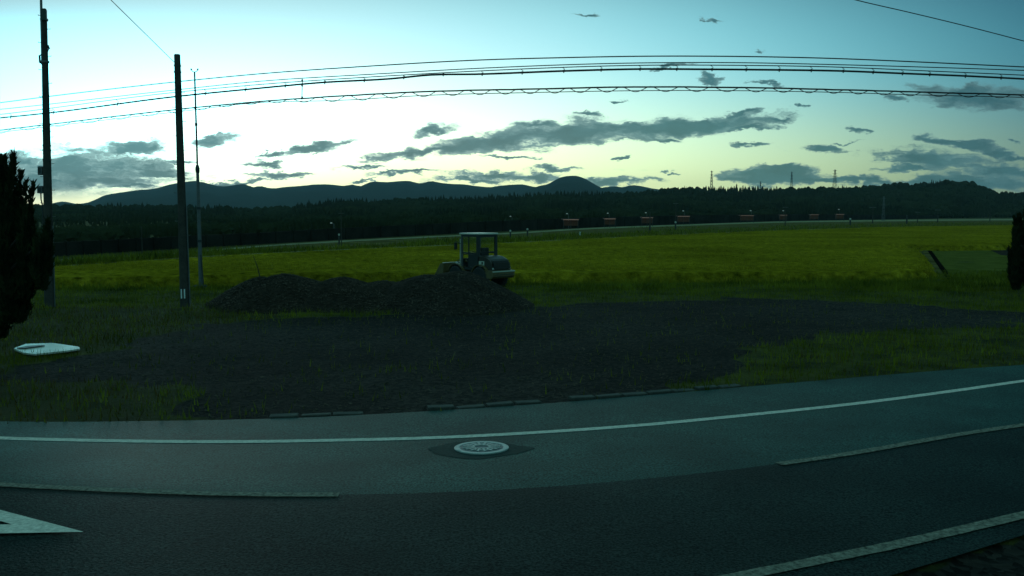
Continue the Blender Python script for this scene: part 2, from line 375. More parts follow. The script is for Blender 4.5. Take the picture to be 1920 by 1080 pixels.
strip('near_edge_line', NL, .015, .15, 'paint_worn', -850, 2850, 160, .004)
# arrowhead painted on the near lane
z_ = .078
ar = [(157, 997), (-60, 940), (-40, 973), (2, 977), (22, 983), (-40, 984), (-60, 1001)]
mb = MB().add([G(*p, z_) for p in ar], [tuple(range(len(ar)))]); tag(mb.build('arrow_marking', 'paint', flat=True), kind='structure')
# manhole with its darker patch
mc = G(903, 840, .047)
pp = []
for k in range(40):
    w = 2*math.pi*k/40; q_ = 1+.06*math.sin(3*w+1)+.04*math.sin(7*w)+random.uniform(-.015, .015)
    pp.append((mc.x-.03+.66*math.cos(w)*q_, mc.y-.06+.47*math.sin(w)*(1-.45*math.cos(w)**2)*q_, 0))
def road_z(x, y):
    p = Vector((x, y, 0)); yc = None
    # depth of the far line and the centre line at this x
    ft = np.interp(x, [q.x for q in FLw], [q.y for q in FLw]); ct = np.interp(x, [q.x for q in CLw], [q.y for q in CLw])
    f = (y-ct)/(ft-ct); return .10+(.015-.10)*f
FLw = [G(*p, .015) for p in curves[1]]; CLw = [G(*p, .10) for p in curves[2]]
tag(MB().add([(x, y, road_z(x, y)+.004) for x, y, _ in pp], [tuple(range(40))]).build('manhole_patch', 'pave_patch', flat=True), kind='structure')
man = empty('manhole_cover', (mc.x, mc.y, road_z(mc.x, mc.y)+.006)); tag(man, 'round iron manhole cover set in dark patch of the far lane', 'manhole cover')
tl = math.atan2(-.085, (FLw[80].y-CLw[80].y))
mb = MB().lathe([(.345, -.03), (.345, .010), (.335, .016), (.285, .016), (.28, .008), (.27, .008)], 'Z', (0, 0, 0), 40); fr_ = mb.build('rim', 'iron', man)
mb = MB().lathe([(.275, -.02), (.272, .012), (.02, .013)], 'Z', (0, 0, 0), 40); mb.build('lid', 'steel', man)
mb = MB()
for k in range(16):
    w = 2*math.pi*k/16; mb.box(.11, .24, -.014, .014, .012, .022, rot=Matrix.Rotation(w, 3, 'Z'))
for rr in (.10, .18): 
    n = 28
    for k in range(0, n, 2):
        w = 2*math.pi*k/n; mb.box(rr-.012, rr+.012, -.02, .02, .0125, .0235, rot=Matrix.Rotation(w, 3, 'Z'))
mb.build('raised_pattern', 'iron', man)
man.rotation_euler = (tl, 0, R(12))

# ------------------------------------------------------------------ ground
lot = [(120,675),(350,617),(480,596),(700,592),(960,588),(1010,574),(1130,566),(1440,558),(1700,572),(1920,584),(2500,590),(2500,612),(1920,606),(1620,622),(1440,648),(1340,670),(1320,705),(1330,800),(330,800),(330,735),(280,712),(120,705),(-60,715),(-60,690)]
lotw = [(p.x, p.y) for p in (G(*q) for q in lot)]
dry = [(-300,575),(200,575),(520,585),(520,600),(330,640),(-300,700),(-300,800),(340,800),(330,715),(0,690),(-300,680)]
dryw = [(G(*q).x, G(*q).y) for q in dry]
few = [G(*p, 0) for p in curves[0]]; FEx = np.array([q.x for q in few]); FEy = np.array([q.y for q in few])
new = [G(*p, 0) for p in curves[4]]; NEx = np.array([q.x for q in new]); NEy = np.array([q.y for q in new])
def axis(fine0, fine1, step, far0, far1, grow=1.35):
    a = list(np.arange(fine0, fine1+1e-6, step)); s = step; x = a[-1]
    while x < far1: s *= grow; x += s; a.append(min(x, far1))
    s = step; x = a[0]; b = []
    while x > far0: s *= grow; x -= s; b.append(max(x, far0))
    return np.array(b[::-1]+a)
gx = axis(-30, 34, .2, -7000, 7000); gy = axis(-2, 48, .2, -300, 9000)
X, Y = np.meshgrid(gx, gy)
def smooth_mask(poly):
    m = 0
    for dx, dy in ((0, 0), (.25, 0), (-.25, 0), (0, .3), (0, -.3)): m = m+inpoly(X+dx, Y+dy, poly).astype(float)
    return m/5
X0, Y0 = X, Y; X, Y = X+(fbm(X*.7+40, Y*.7)-.5)*3.4*(np.abs(X) < 60), Y+(fbm(X*.8, Y*.8+30)-.5)*2.2*(np.abs(X) < 60); cov = smooth_mask(lotw); X, Y = X0, Y0; dr = smooth_mask(dryw)
fe = np.interp(X, FEx, FEy); ne = np.interp(X, NEx, NEy)
near = Y < ne; cov = np.where(near, 1., cov)  # near ground coloured as dark gravel in place of the building's shade
amp = np.clip((Y-fe)/3, 0, 1)
Z = -.012+amp*(fbm(X*.5, Y*.5)-.5)*.10+amp*(fbm(X*3, Y*3, 3)-.5)*.03*np.where(np.abs(X) < 60, 1, 0)
Z = np.where((Y < fe-.25) & (Y > ne+.25), -.15, Z); Z = np.where(near, -.05+(fbm(X*2, Y*2)-.5)*.05, Z)
Z = np.where(Y > 60, -.02, Z)
V = np.stack([X, Y, Z], -1).reshape(-1, 3); ny, nx = X.shape
idx = np.arange(nx*ny).reshape(ny, nx)
Fq = np.stack([idx[:-1, :-1], idx[:-1, 1:], idx[1:, 1:], idx[1:, :-1]], -1).reshape(-1, 4)
ground = fast('ground', V, Fq, 'ground', smooth=True); tag(ground, kind='structure')
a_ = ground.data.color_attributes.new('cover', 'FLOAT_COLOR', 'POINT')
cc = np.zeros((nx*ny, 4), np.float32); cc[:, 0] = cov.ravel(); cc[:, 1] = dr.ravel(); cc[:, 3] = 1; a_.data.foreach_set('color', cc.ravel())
def gz(x, y):
    ix = np.clip(np.searchsorted(gx, x)-1, 0, nx-2); iy = np.clip(np.searchsorted(gy, y)-1, 0, ny-2)
    fx = (x-gx[ix])/(gx[ix+1]-gx[ix]); fy = (y-gy[iy])/(gy[iy+1]-gy[iy])
    return (Z[iy, ix]*(1-fx)+Z[iy, ix+1]*fx)*(1-fy)+(Z[iy+1, ix]*(1-fx)+Z[iy+1, ix+1]*fx)*fy

# kerb stones along the far edge
ke = [p for p in lerp_px([(x, y-1.5) for x, y in FE], 4000)]
k0 = None; pts = [G(*p, 0) for p in ke if 500 <= p[0] <= 1400]
acc = 0; last = pts[0]; segs = []
for p in pts[1:]:
    if (p-last).length >= .47: segs.append((last, p)); last = p
proto = None
for i, (a, b) in enumerate(segs):
    if i % 13 == 9 or (i in (3, 4, 30)): continue
    c = (a+b)/2; t = b-a; ang = math.atan2(t.y, t.x)
    if proto is None:
        proto = MB().box(-.225, .225, -.075, .075, -.12, .03, b=.012).build('kerb_stone', 'kerb'); o = proto
        tag(o, 'short weathered concrete kerb stone in the row between gravel lot and road', 'kerb stone', 'kerb stones along the far edge of the road')
    else: o = copy_tree(proto)
    nn = Vector((-t.y, t.x, 0)).normalized()
    o.location = c+nn*(.09+random.uniform(-.015, .02)); o.location.z = random.uniform(-.025, .012)
    o.rotation_euler = (R(random.uniform(-3, 3)), R(random.uniform(-2, 2)), ang+R(random.uniform(-3, 3))); o.scale = (random.uniform(.9, 1), random.uniform(.9, 1.2), 1)

# ------------------------------------------------------------------ grass, loose stones
def blades(name, pts, hmin, hmax, w, m, lean=.5):
    n = len(pts); th = rng.random(n)*2*math.pi; h = hmin+(hmax-hmin)*rng.random(n)**1.5
    la = rng.random(n)*2*math.pi; le = lean*h*rng.random(n)
    ww = w*(.6+.8*rng.random(n))
    dx = np.cos(th)*ww/2; dy = np.sin(th)*ww/2
    A = pts+np.stack([dx, dy, 0*dx-.01], -1); B = pts-np.stack([dx, dy, 0*dx+.01], -1)
    T = pts+np.stack([np.cos(la)*le, np.sin(la)*le, h], -1)
    V = np.stack([A, B, T], 1).reshape(-1, 3); return fast(name, V, np.arange(3*n).reshape(-1, 3), m)
def scatter(n, x0, x1, y0, y1, test):
    x = rng.uniform(x0, x1, n); y = rng.uniform(y0, y1, n); k = test(x, y); return x[k], y[k]
def visible(x, y): return np.abs(x) < .60*y+2.5
def offroad(x, y): return (y > np.interp(x, FEx, FEy)+.10-.28*np.clip(fbm(x*2.3, y*0+3, 3)-.45, 0, 1)*4*rng.random(len(x)))
shw = [(G(*q, .05).x, G(*q, .05).y) for q in ((20,654),(44,641),(100,640),(156,650),(155,655),(120,661),(60,667),(36,663))]
def gtest(x, y):
    m = inpoly(x+(fbm(x*.7+40, y*.7)-.5)*3.4, y+(fbm(x*.8, y*.8+30)-.5)*2.2, lotw); nz = fbm(x*.8, y*.8); d = np.where(m, .02+.10*(nz > .66), .35+1.3*(nz-.3))
    return offroad(x, y) & ~inpoly(x, y, shw) & visible(x, y) & (rng.random(len(x)) < d)
x, y = scatter(420000, -30, 34, 12, 47, gtest)
dd = inpoly(x, y, dryw) | ((x > 4) & (y < 26) & (rng.random(len(x)) < .35))
sel = dd & (rng.random(len(x)) < .6)
def lift(x, y): return np.stack([x, y, gz(x, y)], -1)
tag(blades('grass', lift(x[~sel], y[~sel]), .04, .20, .022, 'grass'), 'short green grass and weeds round the gravel lot', 'grass', kind='stuff')
tag(blades('dry_grass', lift(x[sel], y[sel]), .03, .16, .018, 'grassdry'), 'brownish dry grass on the left verge and right verge', 'grass', kind='stuff')
def stest(x, y): return offroad(x, y) & visible(x, y) & inpoly(x, y, lotw)
x, y = scatter(60000, -22, 30, 12, 34, stest)
n = len(x); s_ = .010+.022*rng.random(n)**2
s_ = np.where(rng.random(n) < .01, s_*1.8, s_)
o8 = np.array([(1, 0, 0), (-1, 0, 0), (0, 1, 0), (0, -1, 0), (0, 0, .7), (0, 0, -.7)]); f8 = np.array([(0, 2, 4), (2, 1, 4), (1, 3, 4), (3, 0, 4), (2, 0, 5), (1, 2, 5), (3, 1, 5), (0, 3, 5)])
V = lift(x, y)[:, None, :]+o8[None]*s_[:, None, None]*(0.6+.8*rng.random((n, 6, 1)))
tag(fast('loose_gravel', V.reshape(-1, 3), (f8[None]+6*np.arange(n)[:, None, None]).reshape(-1, 3), 'stone'), 'loose dark gravel scattered over the lot', 'gravel', kind='stuff')

# ------------------------------------------------------------------ mounds
def mound(name, m, label, x0, x1, y0, y1, hf, step=.12):
    ax = np.arange(x0, x1, step); ay = np.arange(y0, y1, step); X, Y = np.meshgrid(ax, ay)
    H = hf(X, Y); H = H+np.clip(H, 0, .5)*.5*((fbm(X*1.3, Y*1.3, 4)-.5)*.5+(fbm(X*6, Y*6, 2)-.5)*.25)-.08
    e = np.minimum(np.minimum(X-x0, x1-X), np.minimum(Y-y0, y1-Y)); H = np.where(e < .2, -.2, H)
    V = np.stack([X, Y, H], -1).reshape(-1, 3); ny, nx = X.shape; idx = np.arange(nx*ny).reshape(ny, nx)
    Fq = np.stack([idx[:-1, :-1], idx[:-1, 1:], idx[1:, 1:], idx[1:, :-1]], -1).reshape(-1, 4)
    keep = (V[Fq, 2].max(1) > -.06); Fq = Fq[keep]
    us, inv = np.unique(Fq, return_inverse=True); V = V[us]; Fq = inv.reshape(-1, 4)
    o = fast(name, V, Fq, m, smooth=True); tag(o, label, 'mound', 'dark mounds on the gravel lot'); return o
def hump(X, Y, px, dep, top, wx_l, wx_r, wy):
    cx = (px-960)/F*dep; zt = CH-(top-HOR)/F*dep; wx = np.where(X < cx, wx_l, wx_r)
    r = np.sqrt(((X-cx)/wx)**2+((Y-dep)/wy)**2); return (zt+.08)*np.where(r < 1, (1-r**1.5)**1.15*(1), 0)
def sm(*hs):
    a = hs[0]
    for h in hs[1:]: a = np.maximum(a, h)+.12*np.minimum(a, h)
    return a
hfL = lambda X, Y: sm(hump(X, Y, 532, 30.2, 517, 2.3, 2.7, 3.2), hump(X, Y, 486, 30.5, 524, 1.9, 1.5, 2.6), hump(X, Y, 640, 30.2, 524, 2.3, 2.2, 3.3), hump(X, Y, 722, 30, 529, 2.2, 2.2, 3.3))
hfR = lambda X, Y: sm(hump(X, Y, 868, 29.8, 513, 3.6, 2.5, 3.5), hump(X, Y, 800, 29.9, 521, 2.9, 2.2, 3.2))
mound('soil_mound', 'soil', 'long low dark soil mound with several humps, left of the loader', -12, -2.2, 26, 34.5, hfL)
mound('gravel_mound', 'gravelm', 'larger dark gravel mound piled in front of the wheel loader', -7, 2.5, 25.8, 34, hfR)
def mst(x, y): return rng.random(len(x)) < 1
xx = rng.uniform(-11.5, 1.5, 16000); yy = rng.uniform(26.3, 33, 16000)
hh = np.maximum(hfL(xx, yy)*(xx > -12)*(xx < -2.4), hfR(xx, yy)*(xx > -6.8))
k = hh > .12; xx, yy, hh = xx[k], yy[k], hh[k]; n = len(xx); s_ = .012+.028*rng.random(n)**2
V = np.stack([xx, yy, hh-.075], -1)[:, None, :]+o8[None]*s_[:, None, None]*(0.6+.8*rng.random((n, 6, 1)))
tag(fast('mound_stones', V.reshape(-1, 3), (f8[None]+6*np.arange(n)[:, None, None]).reshape(-1, 3), 'stone'), 'loose stones lying over the dark mounds', 'stones', kind='stuff')
a = D(488, 522, 30.8); b = D(474, 478, 30.6)
o = MB().tube([a, a.lerp(b, .5)+Vector((.03, 0, 0)), b], [.02, .013, .006], 6).build('thin_stick', 'bark'); tag(o, 'thin bare stick poking up from the left mound', 'stick')

# ------------------------------------------------------------------ fields
RZ = .5
ricep = [(-350,524),(100,517),(500,513),(960,509),(1400,508),(1700,507),(1745,503),(1734,482),(1722,466),(1650,458),(1652,457),(1760,459),(2500,452),(2500,419),(1885,421.5),(1650,425),(1400,433),(1200,441.5),(960,453),(700,463.5),(400,478),(100,497),(-350,520)]
rw = [(G(*q, RZ).x, G(*q, RZ).y) for q in ricep]
def field(name, poly, z, m, y1=330, a=.10):
    xs = [p[0] for p in poly]; ys = [p[1] for p in poly]
    ay = [min(ys)-1]
    while ay[-1] < max(ys)+2: ay.append(ay[-1]+max(.25, (ay[-1]-38)*.010+.25))
    ax = np.arange(min(xs)-1, max(xs)+1, .7); ay = np.array(ay); X, Y = np.meshgrid(ax, ay)
    ins = inpoly(X, Y, poly); H = np.where(ins, z+(fbm(X*.35, Y*.35)-.5)*a+(rng.random(X.shape)-.5)*a*.9, -.1)
    V = np.stack([X, Y, H], -1).reshape(-1, 3); ny, nx = X.shape; idx = np.arange(nx*ny).reshape(ny, nx)
    Fq = np.stack([idx[:-1, :-1], idx[:-1, 1:], idx[1:, 1:], idx[1:, :-1]], -1).reshape(-1, 4)
    Fq = Fq[ins.ravel()[Fq].any(1)]; us, inv = np.unique(Fq, return_inverse=True)
    return fast(name, V[us], inv.reshape(-1, 4), m, smooth=False)
o = field('rice_field', rw, RZ-.06, 'ricebody'); tag(o, 'yellow green rice crop filling the field behind the lot', 'rice crop', kind='stuff')
n = 300000; yy = 41+(rng.random(n)**1.7)*110; xx = rng.uniform(-1, 1, n)*(.6*yy+3)
k = inpoly(xx, yy, rw); xx, yy = xx[k], yy[k]
pt = np.stack([xx, yy, np.full(len(xx), .12)], -1); o = blades('rice_leaves', pt, .30, .50, .05, 'rice', .5); tag(o, 'rice leaf tips standing over the field', 'rice leaves', kind='stuff')
# meadow right of the dike, its dike and ditch
def poly_sheet(name, pxs, z, m, kind='structure'):
    return tag(MB().add([G(*q, z) for q in pxs], [tuple(range(len(pxs)))]).build(name, m, flat=True), kind=kind)
poly_sheet('meadow', [(1775,523),(1737,463),(2500,460),(2500,524)], .01, 'meadow')
poly_sheet('dike_path', [(1760,521),(1745,500),(1726,464),(1735,463),(1757,495),(1777,522)], .03, 'bank')
poly_sheet('ditch', [(1776,524),(1756,495),(1734,462.5),(1741,462),(1764,493),(1787,522)], .04, 'pit')
poly_sheet('bare_patch', [(1842,462),(1880,461),(1925,470),(1925,482),(1876,478)], .02, 'soil')
# bank grass and track behind the rice
ED = [(-400,523),(100,499),(400,479.5),(700,465),(960,454.5),(1200,443),(1400,434.5),(1650,426.5),(1885,423),(2500,418)]
TR = [(-400,515),(97,488),(330,474.5),(480,462),(680,450),(860,441.5),(960,437),(1090,429),(1280,422),(1440,416.5),(1700,413),(2500,410)]
def band(name, A, B, z, m, n=90):
    a = [G(*p, z) for p in lerp_px(A, n)]; b = [G(*p, z) for p in lerp_px(B, n)]
    return tag(MB().add(a+b, [(i, i+1, n+i+1, n+i) for i in range(n-1)]).build(name, m, flat=True), kind='structure')
band('bank', ED, TR, .02, 'bank')
band('channel_edge', [(x, y+.9) for x, y in ED], [(x, y-.25) for x, y in ED], .08, 'path')
band('track', [(x, y+1.6) for x, y in TR], [(x, y-1.0) for x, y in TR], .05, 'path')
# tall weeds on the bank
wp = []
for (x0, ya), (_, yb) in zip(lerp_px(ED, 600), lerp_px(TR, 600)):
    for _ in range(90):
        f = random.random(); p = G(x0+random.uniform(-3, 3), ya*(1-f)+yb*f, .1)
        q = float(fbm(np.array([p.x*.08]), np.array([p.y*.08]))[0])
        if q*1.15 < f*.9+.1: continue
        wp.append((p.x, p.y, 0))
wp = np.array(wp); o = blades('bank_weeds', wp, .15, .65, .12, 'grass', .8); tag(o, 'tall dark weeds growing on the bank behind the rice', 'weeds', kind='stuff')
# grass strip between lot and rice, longer
x, y = scatter(60000, -26, 34, 35, 44, lambda x, y: visible(x, y) & (fbm(x*.25+9, y*1.4) > .5))
tag(blades('field_edge_weeds', lift(x, y), .10, .42, .035, 'grass', .9), 'longer weeds along the near edge of the rice field', 'weeds', kind='stuff')

# ------------------------------------------------------------------ hills and mountains
def ridge(name, tab, depth, m, foot=.55, n=260, rough=.06, rows=22):
    P_ = [(x, y+1.6*(float(fbm(np.array([x*.045+3]), np.array([7.3]), 5)[0])-.5)*2) for x, y in lerp_px(tab, n)]; V = []
    for j in range(rows+8):
        t = j/rows
        for i, (px, py) in enumerate(P_):
            zt = CH+(HOR-py)/F*depth; dep = depth*(foot+(1-foot)*min(t, 1)) if t <= 1 else depth*(1+(t-1)*.5)
            h = (zt*min(t, 1)**.8) if t <= 1 else zt*(1-(t-1)*2.2)
            x = (px-960)/F*dep
            g = float(fbm(np.array([x/depth*26]), np.array([dep/depth*13+j*.0]), 5)[0])-.5
            V.append((x, dep, h+g*zt*rough*12*(t*(1-t) if t < 1 else 0)*1.2 - (6 if j == 0 else 0)))
    r_ = rows+8; idx = np.arange(r_*n).reshape(r_, n)
    Fq = np.stack([idx[:-1, :-1], idx[:-1, 1:], idx[1:, 1:], idx[1:, :-1]], -1).reshape(-1, 4)
    return tag(fast(name, V, Fq, m, smooth=True), kind='structure')
MTN = [(-900,385),(-300,384),(20,386),(90,384),(120,378),(150,382),(170,379),(200,367),(230,361),(260,357),(300,353),(325,346),(345,342),(368,340),(385,343),(400,347),(440,348),(460,345),(480,351),(492,349),(505,352),(560,349),(620,346),(650,349),(662,347),(678,350),(690,344),(730,342),(765,339.5),(790,344),(805,340),(830,344),(860,346),(885,348),(920,352),(940,349),(960,347),(985,347),(1005,351),(1030,352),(1100,353),(1125,353),(1140,351),(1150,349),(1165,351),(1185,347),(1200,349),(1220,353),(1300,357),(1500,362),(2600,362)]
DOME = [(850,400),(920,372),(985,356),(1010,349),(1030,344),(1040,338),(1050,333),(1062,331),(1085,332),(1098,337),(1110,344),(1125,352),(1160,362),(1240,385),(1280,400)]
ridge('mountains', MTN, 5200, 'mountain', n=420)
ridge('dome_mountain', DOME, 4300, 'mountain', n=120)
SK = [(-1200,376),(-500,377),(90,381),(160,383),(250,382),(350,383),(480,388),(540,385),(600,377),(660,371),(700,374),(760,370),(830,368),(900,368),(960,364),(1010,360),(1060,358),(1150,359),(1220,354),(1260,351),(1300,349),(1340,351),(1400,350),(1440,352),(1480,350),(1560,349),(1600,347),(1650,345),(1680,340),(1720,342),(1760,337),(1800,337),(1822,340),(1850,351),(1866,359),(1880,357),(1930,358),(2600,350),(3200,356)]
sx = np.array([p[0] for p in SK], float); sy = np.array([p[1] for p in SK], float)
def fdepth(px, t):
    f0 = np.interp(px, [-1200, 100, 960, 1500, 1900, 3200], [72, 78, 175, 420, 640, 640]); f1 = np.interp(px, [-1200, 500, 1300, 3200], [620, 700, 1000, 1000]); return f0+(f1-f0)*t
def ftop(px, t):
    y0 = np.interp(px, [-1200, 100, 700, 1300, 1900, 3200], [432, 432, 414, 400, 398, 398]); s = np.interp(px, sx, sy); return y0+(s-y0)*t**.75
# base slope under the trees
n = 240; rws = 20; V = []
for j in range(rws+4):
    for i in range(n):
        px = -1200+4400*i/(n-1); t = min(j/rws, 1); d = float(fdepth(px, t)); z = CH+(HOR-float(ftop(px, t)))/F*d-(4+3*t); 
        if j > rws: d += (j-rws)*60; z -= (j-rws)*8
        z = max(z, -1)
        V.append(((px-960)/F*d, d, z))
idx = np.arange((rws+4)*n).reshape(-1, n); Fq = np.stack([idx[:-1, :-1], idx[:-1, 1:], idx[1:, 1:], idx[1:, :-1]], -1).reshape(-1, 4)
tag(fast('hills', V, Fq, 'forest', smooth=True), kind='structure')
nT = 21000; px = rng.uniform(-500, 2450, nT); t = np.where(rng.random(nT) < .22, rng.random(nT)*.12, rng.random(nT)**.75); d = fdepth(px, t)
kind = fbm(px*.012, t*6) ; con = (kind > .5)
top = ftop(px, t)+rng.normal(0, 1.1, nT)*1.0+np.where(con, -rng.random(nT)**3*5, rng.random(nT)*2)+ (t < .98)*1.5
zt = CH+(HOR-top)/F*d; H = np.minimum(np.where(con, 10+4*rng.random(nT), 7+3*rng.random(nT)), zt+.5); H = np.maximum(H, 2)
zb = zt-H; rad = np.where(con, H*.17, H*.36)*(.8+.4*rng.random(nT)); xw = (px-960)/F*d
ns = 6; prof_c = [(0.25, .05), (1.0, .12), (.62, .42), (.78, .45), (.34, .76), (.40, .78), (0.03, 1.0)]
prof_b = [(.35, .08), (.9, .25), (1.05, .5), (.95, .72), (.62, .88), (.3, .97), (.03, 1.0)]
pc = np.array(prof_c); pb_ = np.array(prof_b); prof = np.where(con[:, None, None], pc[None], pb_[None])    # nT,7,2
w = (np.arange(ns)/ns*2*math.pi)[None, None, :]+rng.random((nT, 1, 1))*6.28
jit = .68+.64*rng.random((nT, 7, ns)); rr = prof[:, :, 0][:, :, None]*rad[:, None, None]*jit
VX = xw[:, None, None]+rr*np.cos(w); VY = d[:, None, None]+rr*np.sin(w); VZ = zb[:, None, None]+prof[:, :, 1][:, :, None]*H[:, None, None]*(1+0*w)+(rng.random((nT, 7, ns))-.5)*H[:, None, None]*.07
V = np.stack([VX, VY, VZ], -1).reshape(-1, 3)
q = []
for a in range(6):
    for b in range(ns): q.append((a*ns+b, a*ns+(b+1) % ns, (a+1)*ns+(b+1) % ns, (a+1)*ns+b))
Fq = (np.array(q)[None]+(7*ns)*np.arange(nT)[:, None, None]).reshape(-1, 4)
o = fast('forest', V, Fq, 'forest'); tag(o, 'dark conifer and broadleaf wood covering the low hills', 'forest', kind='stuff')

# ------------------------------------------------------------------ barrier wall, sheds, lamps, far poles
WB = [(-300,505),(97,481),(480,458),(960,433),(1300,419.8),(1500,414.2),(1760,409.7)]
WH = [(-300,.9),(97,.95),(480,1.1),(800,1.5),(960,1.8),(1300,2.5),(1500,2.7),(1760,1.9)]
wl = lerp_px(WB, 64); pts = [G(*p, 0) for p in wl]; hs = [np.interp(p[0], [q[0] for q in WH], [q[1] for q in WH]) for p in wl]
bar = empty('barrier_wall', pts[20]); tag(bar, 'long low grey barrier wall running behind the field under the hills', 'wall')
off = Vector(pts[20]); mb = MB(); n = len(pts)
vs = [p-off for p in pts]+[p-off+Vector((0, 0, h)) for p, h in zip(pts, hs)]+[p-off+Vector((-.2, .25, h)) for p, h in zip(pts, hs)]+[p-off+Vector((-.2, .25, 0)) for p in pts]
mb.add(vs, [(i+k*n, i+1+k*n, i+1+(k+1)*n, i+(k+1)*n) for i in range(n-1) for k in range(3)]); mb.build('panel', 'wall', bar)
for i in range(1, n-1):
    p = pts[i]-off; h = hs[i]; tt = pts[i+1]-pts[i]; ang = math.atan2(tt.y, tt.x); w_ = .06+.0006*pts[i].y
    MB().box(p.x-w_, p.x+w_, p.y-.14, p.y+.12, 0, h+.05, rot=Matrix.Rotation(ang, 3, 'Z'), c=p).build('post', 'wall', bar)
# lit shelters
shp = []
def shelter(px, ybase, wpx, label, glowm='orange', sc=1.0):
    g = G(px, ybase, 0); w_ = wpx/F*g.y/2; h = (ybase-411)/F*g.y if ybase > 411 else 2.0
    h = max(1.5, min(3.2, CH-(HOR+ (shelt_y(px))-HOR-0)/1*0)) if False else max(1.3, CH-(shelt_y(px)-HOR)/F*g.y)
    r_ = empty('lit_shelter', g); tag(r_, label, 'shelter', 'small orange lit shelters along the barrier wall')
    MB().box(-w_*.92, w_*.92, .2, .35, h*.35, h-.35).build('back_wall', 'orange', r_)
    MB().box(-w_*1.1, w_*1.1, -.5, .5, h-.06, h+.10, b=.02).build('roof', 'dark', r_)
    MB().box(-w_*.95, w_*.95, -.56, -.505, h-.16, h-.02).build('light_strip', 'pinklit', r_)
    for sx_ in (-1, 0, 1): MB().box(sx_*w_*.9-.06, sx_*w_*.9+.06, -.45, -.33, 0, h-.06).build('leg', 'dark', r_)
    return r_
def shelt_y(px): return float(np.interp(px, [1066, 1143, 1213, 1280, 1470, 1575], [411, 409.5, 407.5, 405, 403, 401.5]))
for k, (px, wp_) in enumerate(((1070, 30), (1143, 22), (1213, 22), (1281, 24), (1400, 26), (1468, 14), (1526, 17), (1574, 16))):
    yb = float(np.interp(px, [q[0] for q in WB], [q[1] for q in WB]))+1.2
    shelter(px, yb, wp_, ['leftmost orange lit shelter under a pink light strip', 'yellowish lit shelter second from the left', 'lit shelter standing directly behind a dark utility pole', 'reddest of the lit shelters, right of the tall thin pole', 'dim shelter in the gap between the red shelter and the right group', 'first narrow lit shelter of the right group of three', 'middle shelter of the right group of three', 'rightmost of the small orange lit shelters'][k])
# lamps over them
lampproto = None
for k, (px, py, d) in enumerate(((1066,402,178),(1142,401,205),(1213,400,232),(1283,396.5,265),(1409,396,320),(1574,393.5,430),(960,407,175),(626,420,105),(1470,396,350))):
    t = D(px, py, d); r_ = empty('lamp_post', (t.x, t.y, 0))
    MB().tube([(0, 0, 0), (0, 0, t.z), (-.3, 0, t.z+.12)], [.06, .045, .03], 6).build('pole', 'steel', r_)
    s = .0005*d+.03; MB().box(-.3-s*1.3, -.3+s*1.3, -s, s, t.z+.06, t.z+.06+s*1.3, b=s*.3).build('lamp_head', 'lampglow', r_)
    tag(r_, ['small lamp post above the leftmost lit shelter', 'small lamp post above the yellowish lit shelter', 'small lamp post above the lit shelter behind a utility pole', 'small lamp post above the reddest shelter', 'small lamp post above the dim shelter in the gap', 'small lamp post above the rightmost lit shelter', 'small lamp post right above the roof of the loader cab', 'small lamp post beside the thin pole left of centre', 'small lamp post above the first shelter of the right group'][k], 'lamp post', 'small lamp posts along the barrier')
def upole(px, ytop, ybase, label, arms=1, wpx=2.0, z=0.0, lean=0):
    g = G(px, ybase, z); top = CH+(HOR-ytop)/F*g.y; r0 = wpx/F*g.y/2
    r_ = empty('utility_pole', g); tag(r_, label, 'utility pole', 'thin utility poles beyond the rice field')
    MB().tube([(0, 0, 0), (0, 0, top-z)], [r0, r0*.6], 8).build('pole', 'concrete', r_)
    for i in range(arms):
        zz = top-z-.4-i*.9; MB().box(-r0*5, r0*5, -r0*.5, r0*.5, zz, zz+r0*.9).build('crossarm', 'steel', r_)
    return r_
upole(640.5, 392, 462, 'thin utility pole left of centre, tallest before the dark wood', 1, 2)
upole(267, 425, 477, 'thin utility pole seen between the two left roadside poles', 0, 2)
upole(1218.5, 397, 434, 'dark thick utility pole in front of a lit shelter', 0, 3.4)
upole(1266.5, 378, 431, 'thin tall utility pole with pale foot left of the reddest shelter', 1, 2)
upole(1472, 386, 425, 'thin utility pole at the first shelter of the right group', 1, 2)
upole(1636, 387, 419, 'pale utility pole just left of the steel tower', 1, 2.4)
upole(1720, 396, 418, 'utility pole right of the steel tower, with a dark foot', 1, 2)
upole(1758, 392, 417, 'second utility pole right of the steel tower', 1, 2)
upole(1856, 391, 415, 'rightmost utility pole, near the dark shrub', 0, 1.6)
for k, (px, yt, yb, l) in enumerate(((957,434,448,'short marker post just right of the loader cab'),(989,431,445,'second short marker post right of the loader'),(1087.5,437.5,442.5,'short white marker post below the leftmost shelter'),(1266.5,418,431,'stout post with pale cap at foot of the tall thin pole'),(636,441,461,'short dark post beside the thin pole left of centre'),(1594,412,423,'thin dark marker post on the bank below the right shelters'),(1700,407,420,'dark stump-like post on the bank right of the steel tower'))):
    g = G(px, yb, 0); top = CH-(yt-HOR)/F*g.y; r_ = empty('marker_post', g); tag(r_, l, 'post', 'short marker posts on the field bank')
    w_ = 1.5/F*g.y; mm = 'white' if px == 1087.5 else 'dark'
    MB().tube([(0, 0, 0), (0, 0, top)], w_, 8).build('post', mm, r_)
    MB().lathe([(w_*1.1, top-.02), (w_*1.15, top+w_*1.5), (w_*.7, top+w_*2)], 'Z', (0, 0, 0), 8).build('cap', 'cream' if px != 1700 else 'dark', r_)
